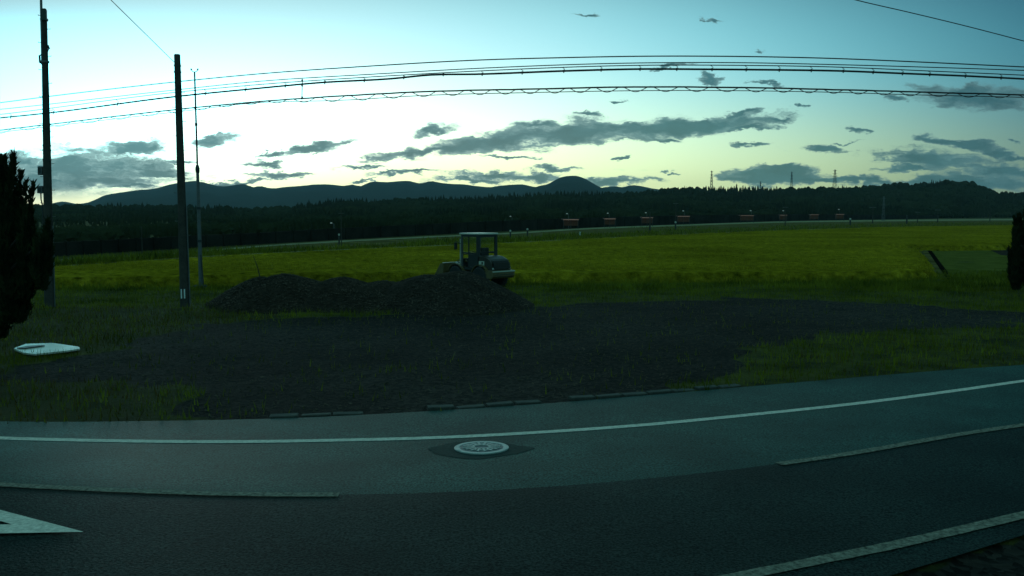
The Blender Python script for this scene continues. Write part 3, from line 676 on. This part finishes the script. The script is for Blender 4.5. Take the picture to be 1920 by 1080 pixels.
def pylon(px, ytop, ybase, d, label, wpx=8, arms=3, tk=.75):
    tk *= .6
    b = D(px, ybase, d); t = D(px, ytop, d); H = t.z-b.z+14; r_ = empty('transmission_tower', (b.x, b.y, b.z-14)); tag(r_, label, 'steel tower', 'power line towers on the hills')
    k = wpx/F*d/2; tk = tk/F*d/2; mb = MB()
    def half(z): return k*(1-z/H)+k*.16
    for sx_ in (-1, 1):
        for sy_ in (-1, 1): mb.tube([(sx_*half(0), sy_*half(0), 0), (sx_*half(H), sy_*half(H), H)], tk, 4)
    nz = 9
    for i in range(nz):
        z0 = H*i/nz; z1 = H*(i+1)/nz
        for sy_ in (-1, 1):
            mb.tube([(-half(z0), sy_*half(z0), z0), (half(z1), sy_*half(z1), z1)], tk*.6, 4); mb.tube([(half(z0), sy_*half(z0), z0), (-half(z1), sy_*half(z1), z1)], tk*.6, 4)
    mb.build('lattice', 'steel', r_)
    for i in range(arms):
        z = H*(.96-.11*i); w_ = k*(1.0+.1*i); MB().tube([(-w_, 0, z), (0, 0, z+H*.012), (w_, 0, z)], tk*.9, 4).build('crossarm', 'steel', r_)
pylon(1334, 320, 350, 1100, 'leftmost transmission tower on the wooded skyline', 5.5, 4, 1.0)
pylon(1484, 322, 350, 1150, 'faint narrow transmission tower in front of grey cloud', 5, 3, .8)
pylon(1565, 318, 348, 1100, 'rightmost skyline transmission tower with splayed legs', 8, 3, .9)
pylon(1426, 340, 350, 1300, 'tiny tower tip just above the trees', 3.5, 2, .8)
pylon(1656, 368, 413, 360, 'steel tower standing low in front of the dark wood', 8, 2, 1.0)

# ------------------------------------------------------------------ roadside poles
def bolts(root, zs_, rad, axes=((1, 0), (-1, 0))):
    for i, z in enumerate(zs_):
        a = axes[i % len(axes)]; r_ = rad(z); MB().tube([(a[0]*r_*.9, a[1]*r_*.9, z), (a[0]*(r_+.10), a[1]*(r_+.10), z), (a[0]*(r_+.10), a[1]*(r_+.10), z+.025)], .009, 5).build('step_bolt', 'steel', root)
g = G(94, 575, 0); pl = empty('utility_pole', g); tag(pl, 'tall leftmost concrete utility pole with grey boxes and step bolts', 'utility pole')
Hh = CH+(HOR-28)/F*g.y
rad1 = lambda z: .155-.07*z/Hh
MB().tube([(0, 0, -.3), (0, 0, Hh)], [.157, .085], 20).build('pole', 'concrete', pl, True)
MB().tube([(-.055, -.05, Hh-1.7), (-.06, -.05, Hh+2.2)], [.04, .035], 10).build('extension', 'steel', pl, True)
for z in (Hh-1.6, Hh-.3): MB().lathe([(rad1(z)+.03, z-.03), (rad1(z)+.03, z+.03)], 'Z', (0, 0, 0), 16).build('clamp_band', 'steel', pl)
MB().box(-.02, .12, -.16, -.07, Hh-.35, Hh+.02, b=.01).build('bracket', 'dark', pl)
MB().tube([(-.09, 0, 7.7), (-.15, -.02, 7.74), (-.16, -.02, 7.95), (-.09, 0, 8.0)], .03, 6).build('insulator', 'dark', pl)
MB().tube([(.09, 0, 8.1), (.14, 0, 8.18), (.10, 0, 8.28)], .03, 6).build('insulator', 'dark', pl)
for zc, hh_, ww_ in ((4.35, .28, .13), (3.75, .24, .16)):
    bx_ = MB().box(-.14-ww_, -.13, -.09, .09, zc-hh_/2, zc+hh_/2, b=.015).build('junction_box', 'steel', pl)
    MB().box(-.15-ww_*.8, -.14-ww_*.2, -.10, -.089, zc-hh_*.3, zc+hh_*.3).build('box_door', 'dark', bx_)
MB().tube([(-.22, 0, 3.63), (-.22, 0, 3.45), (-.16, -.03, 3.25), (-.15, -.03, .0)], .02, 6).build('conduit', 'dark', pl)
MB().tube([(.165, -.04, 2.6), (.175, -.04, 0)], .018, 6).build('ground_wire_cover', 'steel', pl)
bolts(pl, [2.9+.42*i for i in range(16)], rad1)
for z in (5.6, 5.15, 4.7, 5.0): MB().lathe([(rad1(z)+.012, z-.02), (rad1(z)+.012, z+.02)], 'Z', (0, 0, 0), 14).build('strap', 'dark', pl)
pl.rotation_euler = (0, R(1.2), 0)

g = G(347, 575, 0); pm = empty('utility_pole', g); tag(pm, 'bare concrete utility pole with white bands near its foot', 'utility pole')
Hm = CH+(HOR-108)/F*g.y; rad2 = lambda z: .150-.055*z/Hm
MB().tube([(0, 0, -.3), (0, 0, Hm-.02), (0, 0, Hm)], [.152, .096, .08], 20).build('pole', 'concrete', pm, True)
for z in (Hm-.35, Hm-.55): MB().lathe([(rad2(z)+.014, z-.022), (rad2(z)+.014, z+.022)], 'Z', (0, 0, 0), 16).build('clamp_band', 'dark', pm)
for x in (-.05, .05): MB().box(x-.018, x+.018, -.160, -.140, .28, .58).build('white_stripe', 'white', pm)
for z in (.25, .6): MB().lathe([(rad2(z)+.008, z-.015), (rad2(z)+.008, z+.015)], 'Z', (0, 0, 0), 16).build('strap', 'dark', pm)
MB().tube([(.16, -.04, 3.2), (.175, -.04, .1)], .02, 6).build('ground_wire_cover', 'steel', pm)
bolts(pm, [2.3+.45*i for i in range(11)], rad2)
pm.rotation_euler = (0, R(-.1), 0)

g = G(377, 541, 0); mst_ = empty('slim_mast', g); tag(mst_, 'slim steel mast with forked tip right of the bare pole', 'mast')
Hs = CH+(HOR-140)/F*g.y; zm = CH+(HOR-318)/F*g.y
MB().tube([(0, 0, -.2), (0, 0, zm)], [.085, .06], 12).build('lower_pole', 'steel', mst_, True)
MB().tube([(0, 0, zm-.1), (0, 0, Hs)], [.04, .032], 8).build('upper_tube', 'dark', mst_)
MB().lathe([(.075, zm-.14), (.085, zm-.05), (.085, zm+.05), (.05, zm+.16)], 'Z', (0, 0, 0), 12).build('coupler', 'dark', mst_)
for z in (zm+1.75, 1.9, 3.2): MB().lathe([(.055 if z > zm else .09, z-.05), (.055 if z > zm else .09, z+.05)], 'Z', (0, 0, 0), 10).build('collar', 'dark', mst_)
fk = MB().tube([(-.13, 0, Hs+.10), (-.08, 0, Hs+.02), (0, 0, Hs), (.08, 0, Hs+.02), (.13, 0, Hs+.10)], .015, 6).build('fork', 'dark', mst_)
for s in (-1, 1): MB().lathe([(.02, Hs+.06), (.035, Hs+.09), (.03, Hs+.13)], 'Z', (s*.13, 0, 0), 8).build('tip_cap', 'dark', fk)
MB().tube([(.05, -.05, 1.35), (.16, -.15, 0)], .025, 8).build('brace', 'dark', mst_)
MB().tube([(-.02, .1, 1.2), (-.10, .25, 0)], .02, 8).build('brace', 'dark', mst_)
MB().box(-.28, .2, -.2, .2, -.05, .14, b=.03).build('footing', 'kerb', mst_)
mst_.rotation_euler = (0, R(-.1), 0)

# ------------------------------------------------------------------ overhead wires: same height all along, the line bends in plan with the road
HV = [(-700,278),(0,221),(80,213),(330,181),(480,166),(600,155),(740,147),(800,141),(900,139),(1060,133),(1200,129.5),(1330,130),(1450,131),(1575,133),(1700,138),(1800,142),(1920,148),(2600,188)]
HVr = [(-700,278),(0,221),(330,181),(480,166),(800,143),(1200,129.5),(1575,133),(1920,148),(2600,188)]
ZW = 7.1
def wdepth(px):
    y = np.interp(px, [p[0] for p in lerp_px(HVr, 120)], [p[1] for p in lerp_px(HVr, 120)]); d = ray(px, float(y)); return d.y*(ZW-CH)/d.z
def wire(name, tab, r_, label, x0=-650, x1=2550, n=160, cat='overhead cable', wob=0, dd=0):
    P_ = [p for p in lerp_px(tab, n) if x0 <= p[0] <= x1]; pts = []
    for px, py in P_:
        p = D(px, py, wdepth(px)+dd); pts.append(p+Vector((0, 0, random.uniform(-wob, wob))))
    o = MB().tube(pts, r_, 6).build(name, 'wire', fix=False); tag(o, label, cat, 'overhead wires above the lot'); return o
T1 = [(-700,238),(0,192.5),(90,181),(330,153.5),(480,139),(700,123.5),(900,112.5),(1060,108),(1200,105.5),(1350,105.5),(1560,109.5),(1740,117),(1920,125.5),(2600,160)]
T2 = [(-700,256),(0,205),(330,168.5),(480,153),(700,139),(900,128),(1200,118),(1380,117.5),(1560,121),(1740,126),(1920,132),(2600,165)]
T3 = [(-700,267),(0,214.5),(330,173),(480,159),(700,144),(900,133),(1200,122.5),(1380,122.5),(1560,125.5),(1740,133),(1920,141),(2600,178)]
LT = [(-700,298),(0,244),(80,234.5),(330,205.5),(480,191),(640,180),(795,172),(1000,167),(1200,163),(1380,164),(1560,168),(1740,173),(1920,178),(2600,210)]
LB = [(-700,302),(0,248),(80,238.5),(330,210),(480,193),(640,188),(795,179),(1000,173.5),(1200,170),(1380,170),(1560,173),(1740,178.5),(1920,182.5),(2600,214)]
wire('overhead_wire', T1, .018, 'topmost of the thin overhead wires crossing the sky')
wire('overhead_wire', T2, .015, 'second thin overhead wire from the top')
wire('overhead_wire', T3, .015, 'third thin wire just above the thick black cable')
hc = wire('thick_cable', HV, .030, 'thickest black overhead cable with small hangers', n=200)
wire('lashed_cable', LT, .024, 'upper strand of the lowest cable pair, wrapped by a spiral', wob=.004)
wire('overhead_wire', LB, .012, 'lowest thin wire under the spiral wrap')
# spiral between the lowest two
pts = []
lt = lerp_px(LT, 400); lb = lerp_px(LB, 400)
ax_ = [p[0] for p in lt]; 
px = -300.0; ph = 0
while px < 2300:
    ya = np.interp(px, ax_, [p[1] for p in lt]); yb = np.interp(px, ax_, [p[1] for p in lb])
    f = (math.sin(ph)*.5+.5)**.8
    pts.append(D(px, ya-1+(yb-ya+3.0)*f, wdepth(px)-.03*math.cos(ph))); st = 3.5; px += st; ph += st*2*math.pi/(52+6*math.sin(px*.011))
o = MB().tube(pts, .011, 4).build('spiral_wrap', 'wire', fix=False); tag(o, 'thin spiral wire wrapped in loops round the lowest cable pair', 'spiral wire', 'overhead wires above the lot')
# hangers between third wire and thick cable
hv = lerp_px(HV, 400); t3 = lerp_px(T3, 400)
for px in (535,609,683,757,831,904,979,1057,1127,1200,1269,1335,1399,1461,1521,1581,1637,1692,1743,1810,1877,460,385,220,100,20):
    yh = np.interp(px, [p[0] for p in hv], [p[1] for p in hv]); yt = np.interp(px, [p[0] for p in t3], [p[1] for p in t3]); d = wdepth(px)
    a = D(px, yh+1.5, d)-Vector((0, .0, 0)); 
    mb = MB().tube([D(px-3, yt, d), D(px+2, (yt+yh)/2, d), D(px+.5, yh+2.0, d)], .009, 5).tube([D(px, yh-2.5, d), D(px, yh+3.5, d)], .018, 6)
    a = mb.build('cable_hanger', 'wire', hc, fix=False)
d = wdepth(566); sp_ = MB().tube([D(567, 148, d-.06), D(566, 187, d-.06)], .014, 6)
for y_ in (151, 160, 183): sp_.tube([D(566.5, y_-2, d-.06), D(566.5, y_+2, d-.06)], .03, 6)
tag(sp_.build('wire_spacer', 'wire', fix=False), 'upright spacer rod clamped between the cables left of centre', 'wire spacer')
a = D(326, 116, 28.9); b = D(208, 0, 25.0); b = a+(b-a)*1.6
tag(MB().tube([a.lerp(b, i/12)-Vector((0, 0, .0)) for i in range(13)], .010, 5).build('guy_wire', 'wire', fix=False), 'thin wire rising left from the top of the bare pole', 'wire')
tb = lerp_px([(1450,-45),(1605,0),(1700,22),(1800,46),(1920,77),(2200,152)], 40)
tag(MB().tube([D(px, py, 19+4*i/40) for i, (px, py) in enumerate(tb)], .010, 6).build('overhead_wire', 'wire', fix=False), 'lone wire crossing the top right corner of the sky', 'overhead cable')

# ------------------------------------------------------------------ pale sheet
shp_ = [(26,653),(48,644.5),(100,643),(148,650),(150,653.5),(120,658),(66,663.5),(44,661)]
g = G(90, 653, .03); top = [G(*q, .05)-g for q in shp_]; n = len(top)
she = empty('pale_sheet', g); tag(she, 'flat pale shiny sheet lying in grass beside the dark tree', 'sheet')
MB().add([p for p in top]+[p-Vector((0, 0, .035)) for p in top], [tuple(range(n)), tuple(range(n, 2*n))[::-1]]+[(i, (i+1) % n, (i+1) % n+n, i+n) for i in range(n)]).build('panel', 'sheet', she)
sl_ = [G(*q, .055)-g for q in ((32,653.5),(52,650),(74,648.5),(84,649.3),(60,652.5),(44,654.5))]
MB().add(sl_+[p+Vector((0, 0, .02)) for p in sl_], [tuple(range(6)), tuple(range(6, 12))[::-1]]+[(i, (i+1) % 6, (i+1) % 6+6, i+6) for i in range(6)]).build('slot_cover', 'dark', she)
x = rng.uniform(-12, -9.2, 260); y = rng.uniform(18.5, 19.3, 260)
tag(blades('sheet_edge_grass', lift(x, y), .06, .22, .02, 'grass', .6), 'grass tuft in front of the pale sheet', 'grass', kind='stuff')

# ------------------------------------------------------------------ trees
def flame_tree(name, loc, flames, label, cat, trunk, m='foliage', leaf=.06, per=900):
    r_ = empty(name, loc); tag(r_, label, cat)
    mb = MB(); mb.tube(trunk, [.12, .10, .07], 8)
    for (fx, fy, fz, h, w) in flames: mb.tube([trunk[1], (fx*.6, fy*.6, fz), (fx, fy, fz+h*.7)], [.05, .03, .01], 5)
    mb.build('trunk', 'bark', r_, fix=False)
    VV = []
    for (fx, fy, fz, h, w) in flames:
        n = int(per*h*w*1.6)+60; t = rng.random(n); th = rng.random(n)*2*math.pi
        rad = w*np.sin(np.pi*np.clip(t*.86+.12, 0, 1))**.8*(1-t*.55)*(.35+.65*rng.random(n)**.5)*(.8+.3*np.sin(th*5+t*9))
        tw = t*1.2; c = np.stack([fx+rad*np.cos(th+tw)+.10*h*t*t*np.sign(fx), fy+rad*np.sin(th+tw), fz+t*h], -1)
        s = leaf*(.5+rng.random(n)); up = np.stack([np.cos(th)*.5, np.sin(th)*.5, np.full(n, 1.2)], -1)+rng.normal(0, .3, (n, 3))
        sd_ = rng.normal(0, 1, (n, 3)); sd_ /= np.linalg.norm(sd_, axis=1)[:, None]
        VV.append(np.stack([c+sd_*s[:, None]*.45, c-sd_*s[:, None]*.45, c+up*s[:, None]*1.3], 1))
    V = np.concatenate(VV).reshape(-1, 3); fast('crown', V, np.arange(len(V)).reshape(-1, 3), m, r_)
    return r_
# left: overhanging dark juniper, trunk just outside the frame
Dt = 16.0; b = D(-90, 600, Dt); fl = []
def addf(px, yb, yt, w, dy=0):
    p0 = D(px, yb, Dt); p1 = D(px, yt, Dt); fl.append((p0.x-b.x, dy, p0.z, p1.z-p0.z, w))
for px, yb, yt, w in ((10,400,290,.13),(31,430,322,.08),(6,400,300,.18),(40,420,340,.05),(-20,420,285,.25),(2,440,312,.16),(-60,440,270,.3),(38,520,395,.2),(20,520,384,.26),(56,520,405,.16),(66,500,412,.10),(50,560,440,.22),(80,545,446,.12),(86,520,440,.07),(20,560,420,.4),(-10,560,400,.45),(-70,560,400,.6),(28,590,480,.24),(48,565,490,.14),(10,610,490,.3),(-20,640,500,.35),(-80,640,500,.5),(25,605,520,.2),(-5,625,540,.2),(-120,600,380,.7),(-160,640,420,.7)):
    for q in range(2): addf(px+random.uniform(-4, 4), yb, yt+random.uniform(0, 10)*q, w, random.uniform(-.4, .4))
flame_tree('juniper_tree', (b.x, b.y, 0), fl, 'dark spiky juniper overhanging from the left edge', 'tree', [(0, 0, -.1), (.1, 0, 1.0), (.2, 0, 2.6)], per=2600, leaf=.055)
Dt = 33.0; b = D(1985, 560, Dt); fl = []
for px, yb, yt, w in ((1912,505,412,.14),(1903,500,430,.10),(1922,520,404,.22),(1935,530,402,.30),(1945,540,396,.5),(1903,530,470,.12),(1912,545,480,.2),(1975,530,392,.6),(1930,525,470,.3),(2010,545,400,.6),(1896,478,440,.06),(1970,545,480,.5)):
    for q in range(2): addf(px+random.uniform(-3, 3), yb, yt, w, random.uniform(-.4, .4))
flame_tree('dark_shrub', (b.x, b.y, 0), fl, 'dark ragged shrub cut by the right edge of the field', 'shrub', [(0, 0, -.1), (.0, 0, .6), (.0, 0, 1.8)], per=1500, leaf=.09)

# ------------------------------------------------------------------ wheel loader
lp = D(896, 520, 37.4); ld = empty('wheel_loader', (lp.x, lp.y, 0), R(180-46), 1.0)
tag(ld, 'small wheel loader with open cab parked behind the gravel mound', 'wheel loader')
def Lb(name, m, *a, par=None, sm_=False, **k): return MB().box(*a, **k).build(name, m, par or ld, sm_)
MB().prism([(.15, .42), (.15, .74), (-1.15, .74), (-1.2, .5), (-.9, .40)], -.36, .36).build('rear_frame', 'dark', ld)
MB().prism([(.25, .42), (.25, .8), (.95, .8), (1.15, .6), (1.1, .4)], -.30, .30).build('front_frame', 'yellow', ld)
hood = MB(); pr = [(-.52, .72), (-.52, 1.24), (-.80, 1.25), (-1.05, 1.22), (-1.25, 1.13), (-1.38, .98), (-1.42, .80), (-1.42, .72)]
hood.add([(x, y*.50, z) for y in (-1, 1) for x, z in pr]+[(x*.985-.008, y*.40, z+(.045 if z > .9 else 0)) for y in (-1, 1) for x, z in pr], [])
n = 8; V0 = hood.v; hood.f = [tuple(range(2*n, 3*n))[::-1] if False else (0, 1, 2, 3, 4, 5, 6, 7), (8, 15, 14, 13, 12, 11, 10, 9)]
for i in range(n-1):
    hood.f += [(i, i+1, 2*n+i+1, 2*n+i), (2*n+i, 2*n+i+1, 3*n+i+1, 3*n+i), (3*n+i, 3*n+i+1, n+i+1, n+i)]
hood.build('hood', 'hoodp', ld, False)
Lb('side_panel', 'cream', -.95, -.62, .497, .512, .86, 1.08, b=.006)
Lb('vent', 'dark', -.88, -.80, .508, .52, .95, 1.05)
grl = MB().add([(-1.31, -.43, 1.16), (-1.31, .43, 1.16), (-1.47, .46, .78), (-1.47, -.46, .78), (-1.43, -.44, 1.00), (-1.43, .44, 1.00)], [(0, 4, 5, 1), (4, 3, 2, 5)]).build('grille', 'dark', ld)
mb = MB()
for z, x in ((1.09, -1.40), (1.01, -1.45), (.94, -1.47), (.87, -1.485), (.80, -1.50)): mb.box(x-.03, x+.01, -.43, .43, z-.012, z+.014)
mb.build('slats', 'concrete', grl)
cw = MB().prism([(-1.0, .40), (-1.0, .72), (-1.50, .72), (-1.56, .66), (-1.56, .50), (-1.48, .40)], -.60, .60).build('counterweight', 'yellow', ld)
Lb('tail_bar', 'cream', -1.585, -1.55, -.62, .62, .655, .70, b=.008)
mb = MB(); mb.box(-1.575, -1.55, -.5, .5, .54, .565); mb.box(-1.57, -1.545, -.45, .45, .46, .48); mb.build('step_slots', 'dark', cw)
for s in (-1, 1): Lb('tail_lamp', 'lens', -1.45, -1.40, s*.45-.05, s*.45+.05, .76, .83, b=.01)
# cab
cab = empty('cab', (0, 0, 0)); cab.parent = ld
cx0, cx1, cy = -.56, .42, .49
Lb('floor', 'dark', cx0, cx1+.1, -cy, cy, .70, .80, par=cab)
Lb('roof', 'cream', cx0-.10, cx1+.12, -cy-.07, cy+.07, 2.13, 2.20, par=cab, b=.02)
for x, wy in ((cx0, .07), (cx1, .035)):
    for s in (-1, 1): MB().box(x-.04, x+.04, s*cy-wy/1.2, s*cy+wy/1.2, .8, 2.13).build('pillar', 'steel' if x == cx1 else 'dark', cab)
Lb('door_post', 'dark', -.02, .02, cy-.02, cy+.02, .8, 2.13, par=cab)
Lb('door_rail', 'dark', cx0, cx1, cy-.015, cy+.02, 1.36, 1.41, par=cab)
Lb('door_rail', 'dark', cx0, cx1, -cy-.02, -cy+.015, 1.36, 1.41, par=cab)
Lb('rear_rail', 'dark', cx0-.02, cx0+.015, -cy, cy, 1.40, 1.45, par=cab)
Lb('front_rail', 'dark', cx1-.015, cx1+.02, -cy, cy, 1.30, 1.34, par=cab)
Lb('rear_panel', 'dark', cx0-.025, cx0+.01, -cy, cy, .80, 1.22, par=cab)
Lb('front_panel', 'dark', cx1-.02, cx1+.05, -cy, cy, .80, 1.15, par=cab)
Lb('header', 'dark', cx0-.02, cx1+.02, cy-.02, cy+.025, 2.05, 2.13, par=cab)
Lb('header', 'dark', cx0-.02, cx0+.025, -cy, cy, 2.03, 2.13, par=cab)
Lb('window', 'glass', cx0-.008, cx0-.002, -cy+.06, cy-.06, 1.46, 2.02, par=cab)
Lb('window', 'glass', cx1+.002, cx1+.008, -cy+.04, cy-.04, 1.35, 2.1, par=cab)
Lb('window', 'glass', cx0+.06, cx1-.06, cy-.006, cy, 1.42, 2.04, par=cab)
Lb('window', 'glass', cx0+.06, cx1-.06, -cy, -cy+.006, 1.42, 2.04, par=cab)
Lb('door_panel', 'dark', cx0+.05, -.03, cy-.01, cy+.012, .82, 1.34, par=cab)
Lb('grab_rail', 'cream', cx1+.07, cx1+.10, cy+.01, cy+.04, .95, 1.95, par=cab)
seat = Lb('seat', 'seatm', -.42, 0.0, -.22, .22, 1.0, 1.12, b=.03)
MB().box(-.46, -.36, -.22, .22, 1.1, 1.60, b=.03).build('backrest', 'seatm', seat); MB().box(-.34, -.06, -.15, .15, .8, 1.0).build('seat_base', 'dark', seat)
st = MB().tube([(.42, 0, 1.0), (.26, 0, 1.36)], .03, 8).build('steering_column', 'dark', ld)
cpt = []
for k in range(17):
    w_ = 2*math.pi*k/16; cpt.append((.26+.16*math.cos(w_)*.9, .17*math.sin(w_), 1.37+.16*math.cos(w_)*.4))
MB().tube(cpt, .014, 6).build('steering_wheel', 'dark', st)
for y_ in (-.3, -.24): MB().tube([(.1, y_, .8), (.12, y_, 1.25)], .012, 6).build('lever', 'cream', ld)
MB().tube([(-.1, .33, .85), (-.1, .33, 1.2), (-.1, .36, 1.3)], [.05, .045, .02], 8).build('bottle', 'lens', ld)
for s in (-1, 1):
    MB().tube([(cx1+.04, s*(cy+.02), 1.75), (cx1+.22, s*(cy+.16), 1.85), (cx1+.22, s*(cy+.16), 1.65)], .012, 6).build('mirror_arm', 'dark', ld)
    Lb('mirror', 'dark', cx1+.20, cx1+.235, s*(cy+.16)-.08, s*(cy+.16)+.08, 1.52, 1.80, b=.01)
    MB().lathe([(.06, -.04), (.065, .02), (.05, .04)], 'Y', (.86, s*.42, .93), 12).build('headlight', 'lens', ld)
    MB().tube([(.84, s*.36, .80), (.84, s*.42, .92)], .02, 6).build('headlight_bracket', 'dark', ld)
    # fenders
    for xw_, nm in ((-.75, 'yellow'), (.72, 'yellow')):
        fe_ = MB(); k_ = 7; vs = []
        for i in range(k_):
            w_ = math.pi*(.12+.76*i/(k_-1)); vs += [(xw_+.52*math.cos(w_), s*.34, .45+.50*math.sin(w_)), (xw_+.52*math.cos(w_), s*.62, .45+.50*math.sin(w_)), (xw_+.49*math.cos(w_), s*.34, .45+.47*math.sin(w_)), (xw_+.49*math.cos(w_), s*.62, .45+.47*math.sin(w_))]
        for i in range(k_-1):
            a = 4*i; fe_.f += [(a, a+1, a+5, a+4), (a+2, a+6, a+7, a+3), (a+1, a+3, a+7, a+5), (a, a+4, a+6, a+2)]
        fe_.f += [(0, 2, 3, 1), (4*k_-4, 4*k_-3, 4*k_-1, 4*k_-2)]
        fe_.v = vs; fe_.build('fender', nm, ld)
    for xw_ in (-.75, .72):
        wh = empty('wheel', (xw_, s*.50, .42)); wh.parent = ld
        mb = MB().lathe([(.24, -.13), (.36, -.14), (.41, -.11), (.42, 0), (.41, .11), (.36, .14), (.24, .13)], 'Y', (0, 0, 0), 28)
        for k in range(20):
            w_ = 2*math.pi*k/20; mb.box(.40, .445, -.11, .11, -.022, .022, rot=Matrix.Rotation(w_, 3, 'Y'))
        mb.build('tyre', 'rubber', wh)
        MB().lathe([(.23, -.08), (.24, .10*s), (.20, .10*s), (.17, .05*s), (.08, .05*s), (.07, .09*s), (.02, .09*s)], 'Y', (0, 0, 0), 20).build('rim', 'cream', wh)
    # lift arms
    MB().prism([(.30, 1.02), (.36, 1.12), (1.1, .78), (1.50, .42), (1.44, .34), (1.05, .62)], s*.33-.03, s*.33+.03).build('lift_arm', 'yellow', ld)
MB().prism([(.55, 1.0), (.9, 1.08), (1.45, .72), (1.42, .64), (.88, .96), (.58, .92)], -.05, .05).build('tilt_link', 'dark', ld)
MB().tube([(.4, .12, .85), (1.2, .12, .95)], .04, 8).build('cylinder', 'steel', ld)
MB().tube([(.5, .2, .8), (.75, .22, 1.05), (1.0, .2, 1.06), (1.2, .15, .9)], .016, 6).build('hose', 'dark', ld)
# bucket (open scoop)
op = [(1.42, .92), (1.40, .60), (1.45, .38), (1.62, .27), (2.12, .25)]; ip = [(2.12, .275), (1.64, .295), (1.48, .40), (1.43, .60), (1.45, .92)]
bk = MB().prism(op+ip, -.66, .66).build('bucket', 'yellow', ld)
for s in (-1, 1): MB().prism([(1.42, .92), (1.62, .90), (2.10, .27), (1.62, .28), (1.46, .39), (1.41, .60)], s*.66-.012, s*.66+.012).build('side_plate', 'yellow', bk)
MB().box(1.40, 1.47, -.68, .68, .915, .95).build('top_lip', 'cream', bk)
MB().box(2.08, 2.17, -.68, .68, .235, .262).build('cutting_edge', 'steel', bk)
MB().tube([(-.7, -.3, 1.2), (-.7, -.3, 1.48), (-.74, -.3, 1.54)], .025, 8).build('exhaust_pipe', 'dark', ld)

# ------------------------------------------------------------------ the air
hz = bpy.data.materials.new('haze_air'); hz.use_nodes = True; t = hz.node_tree; t.nodes.clear()
pv = t.nodes.new('ShaderNodeVolumePrincipled'); pv.inputs['Color'].default_value = (.62, .85, 1.0, 1); pv.inputs['Density'].default_value = 6.2e-5; pv.inputs['Anisotropy'].default_value = .2
om = t.nodes.new('ShaderNodeOutputMaterial'); t.links.new(pv.outputs[0], om.inputs['Volume']); MT['haze'] = hz
o = MB().box(-7200, 7200, -320, 7000, -25, 232).build('haze', 'haze'); tag(o, 'thin bluish morning haze over the plain', 'haze', kind='stuff')
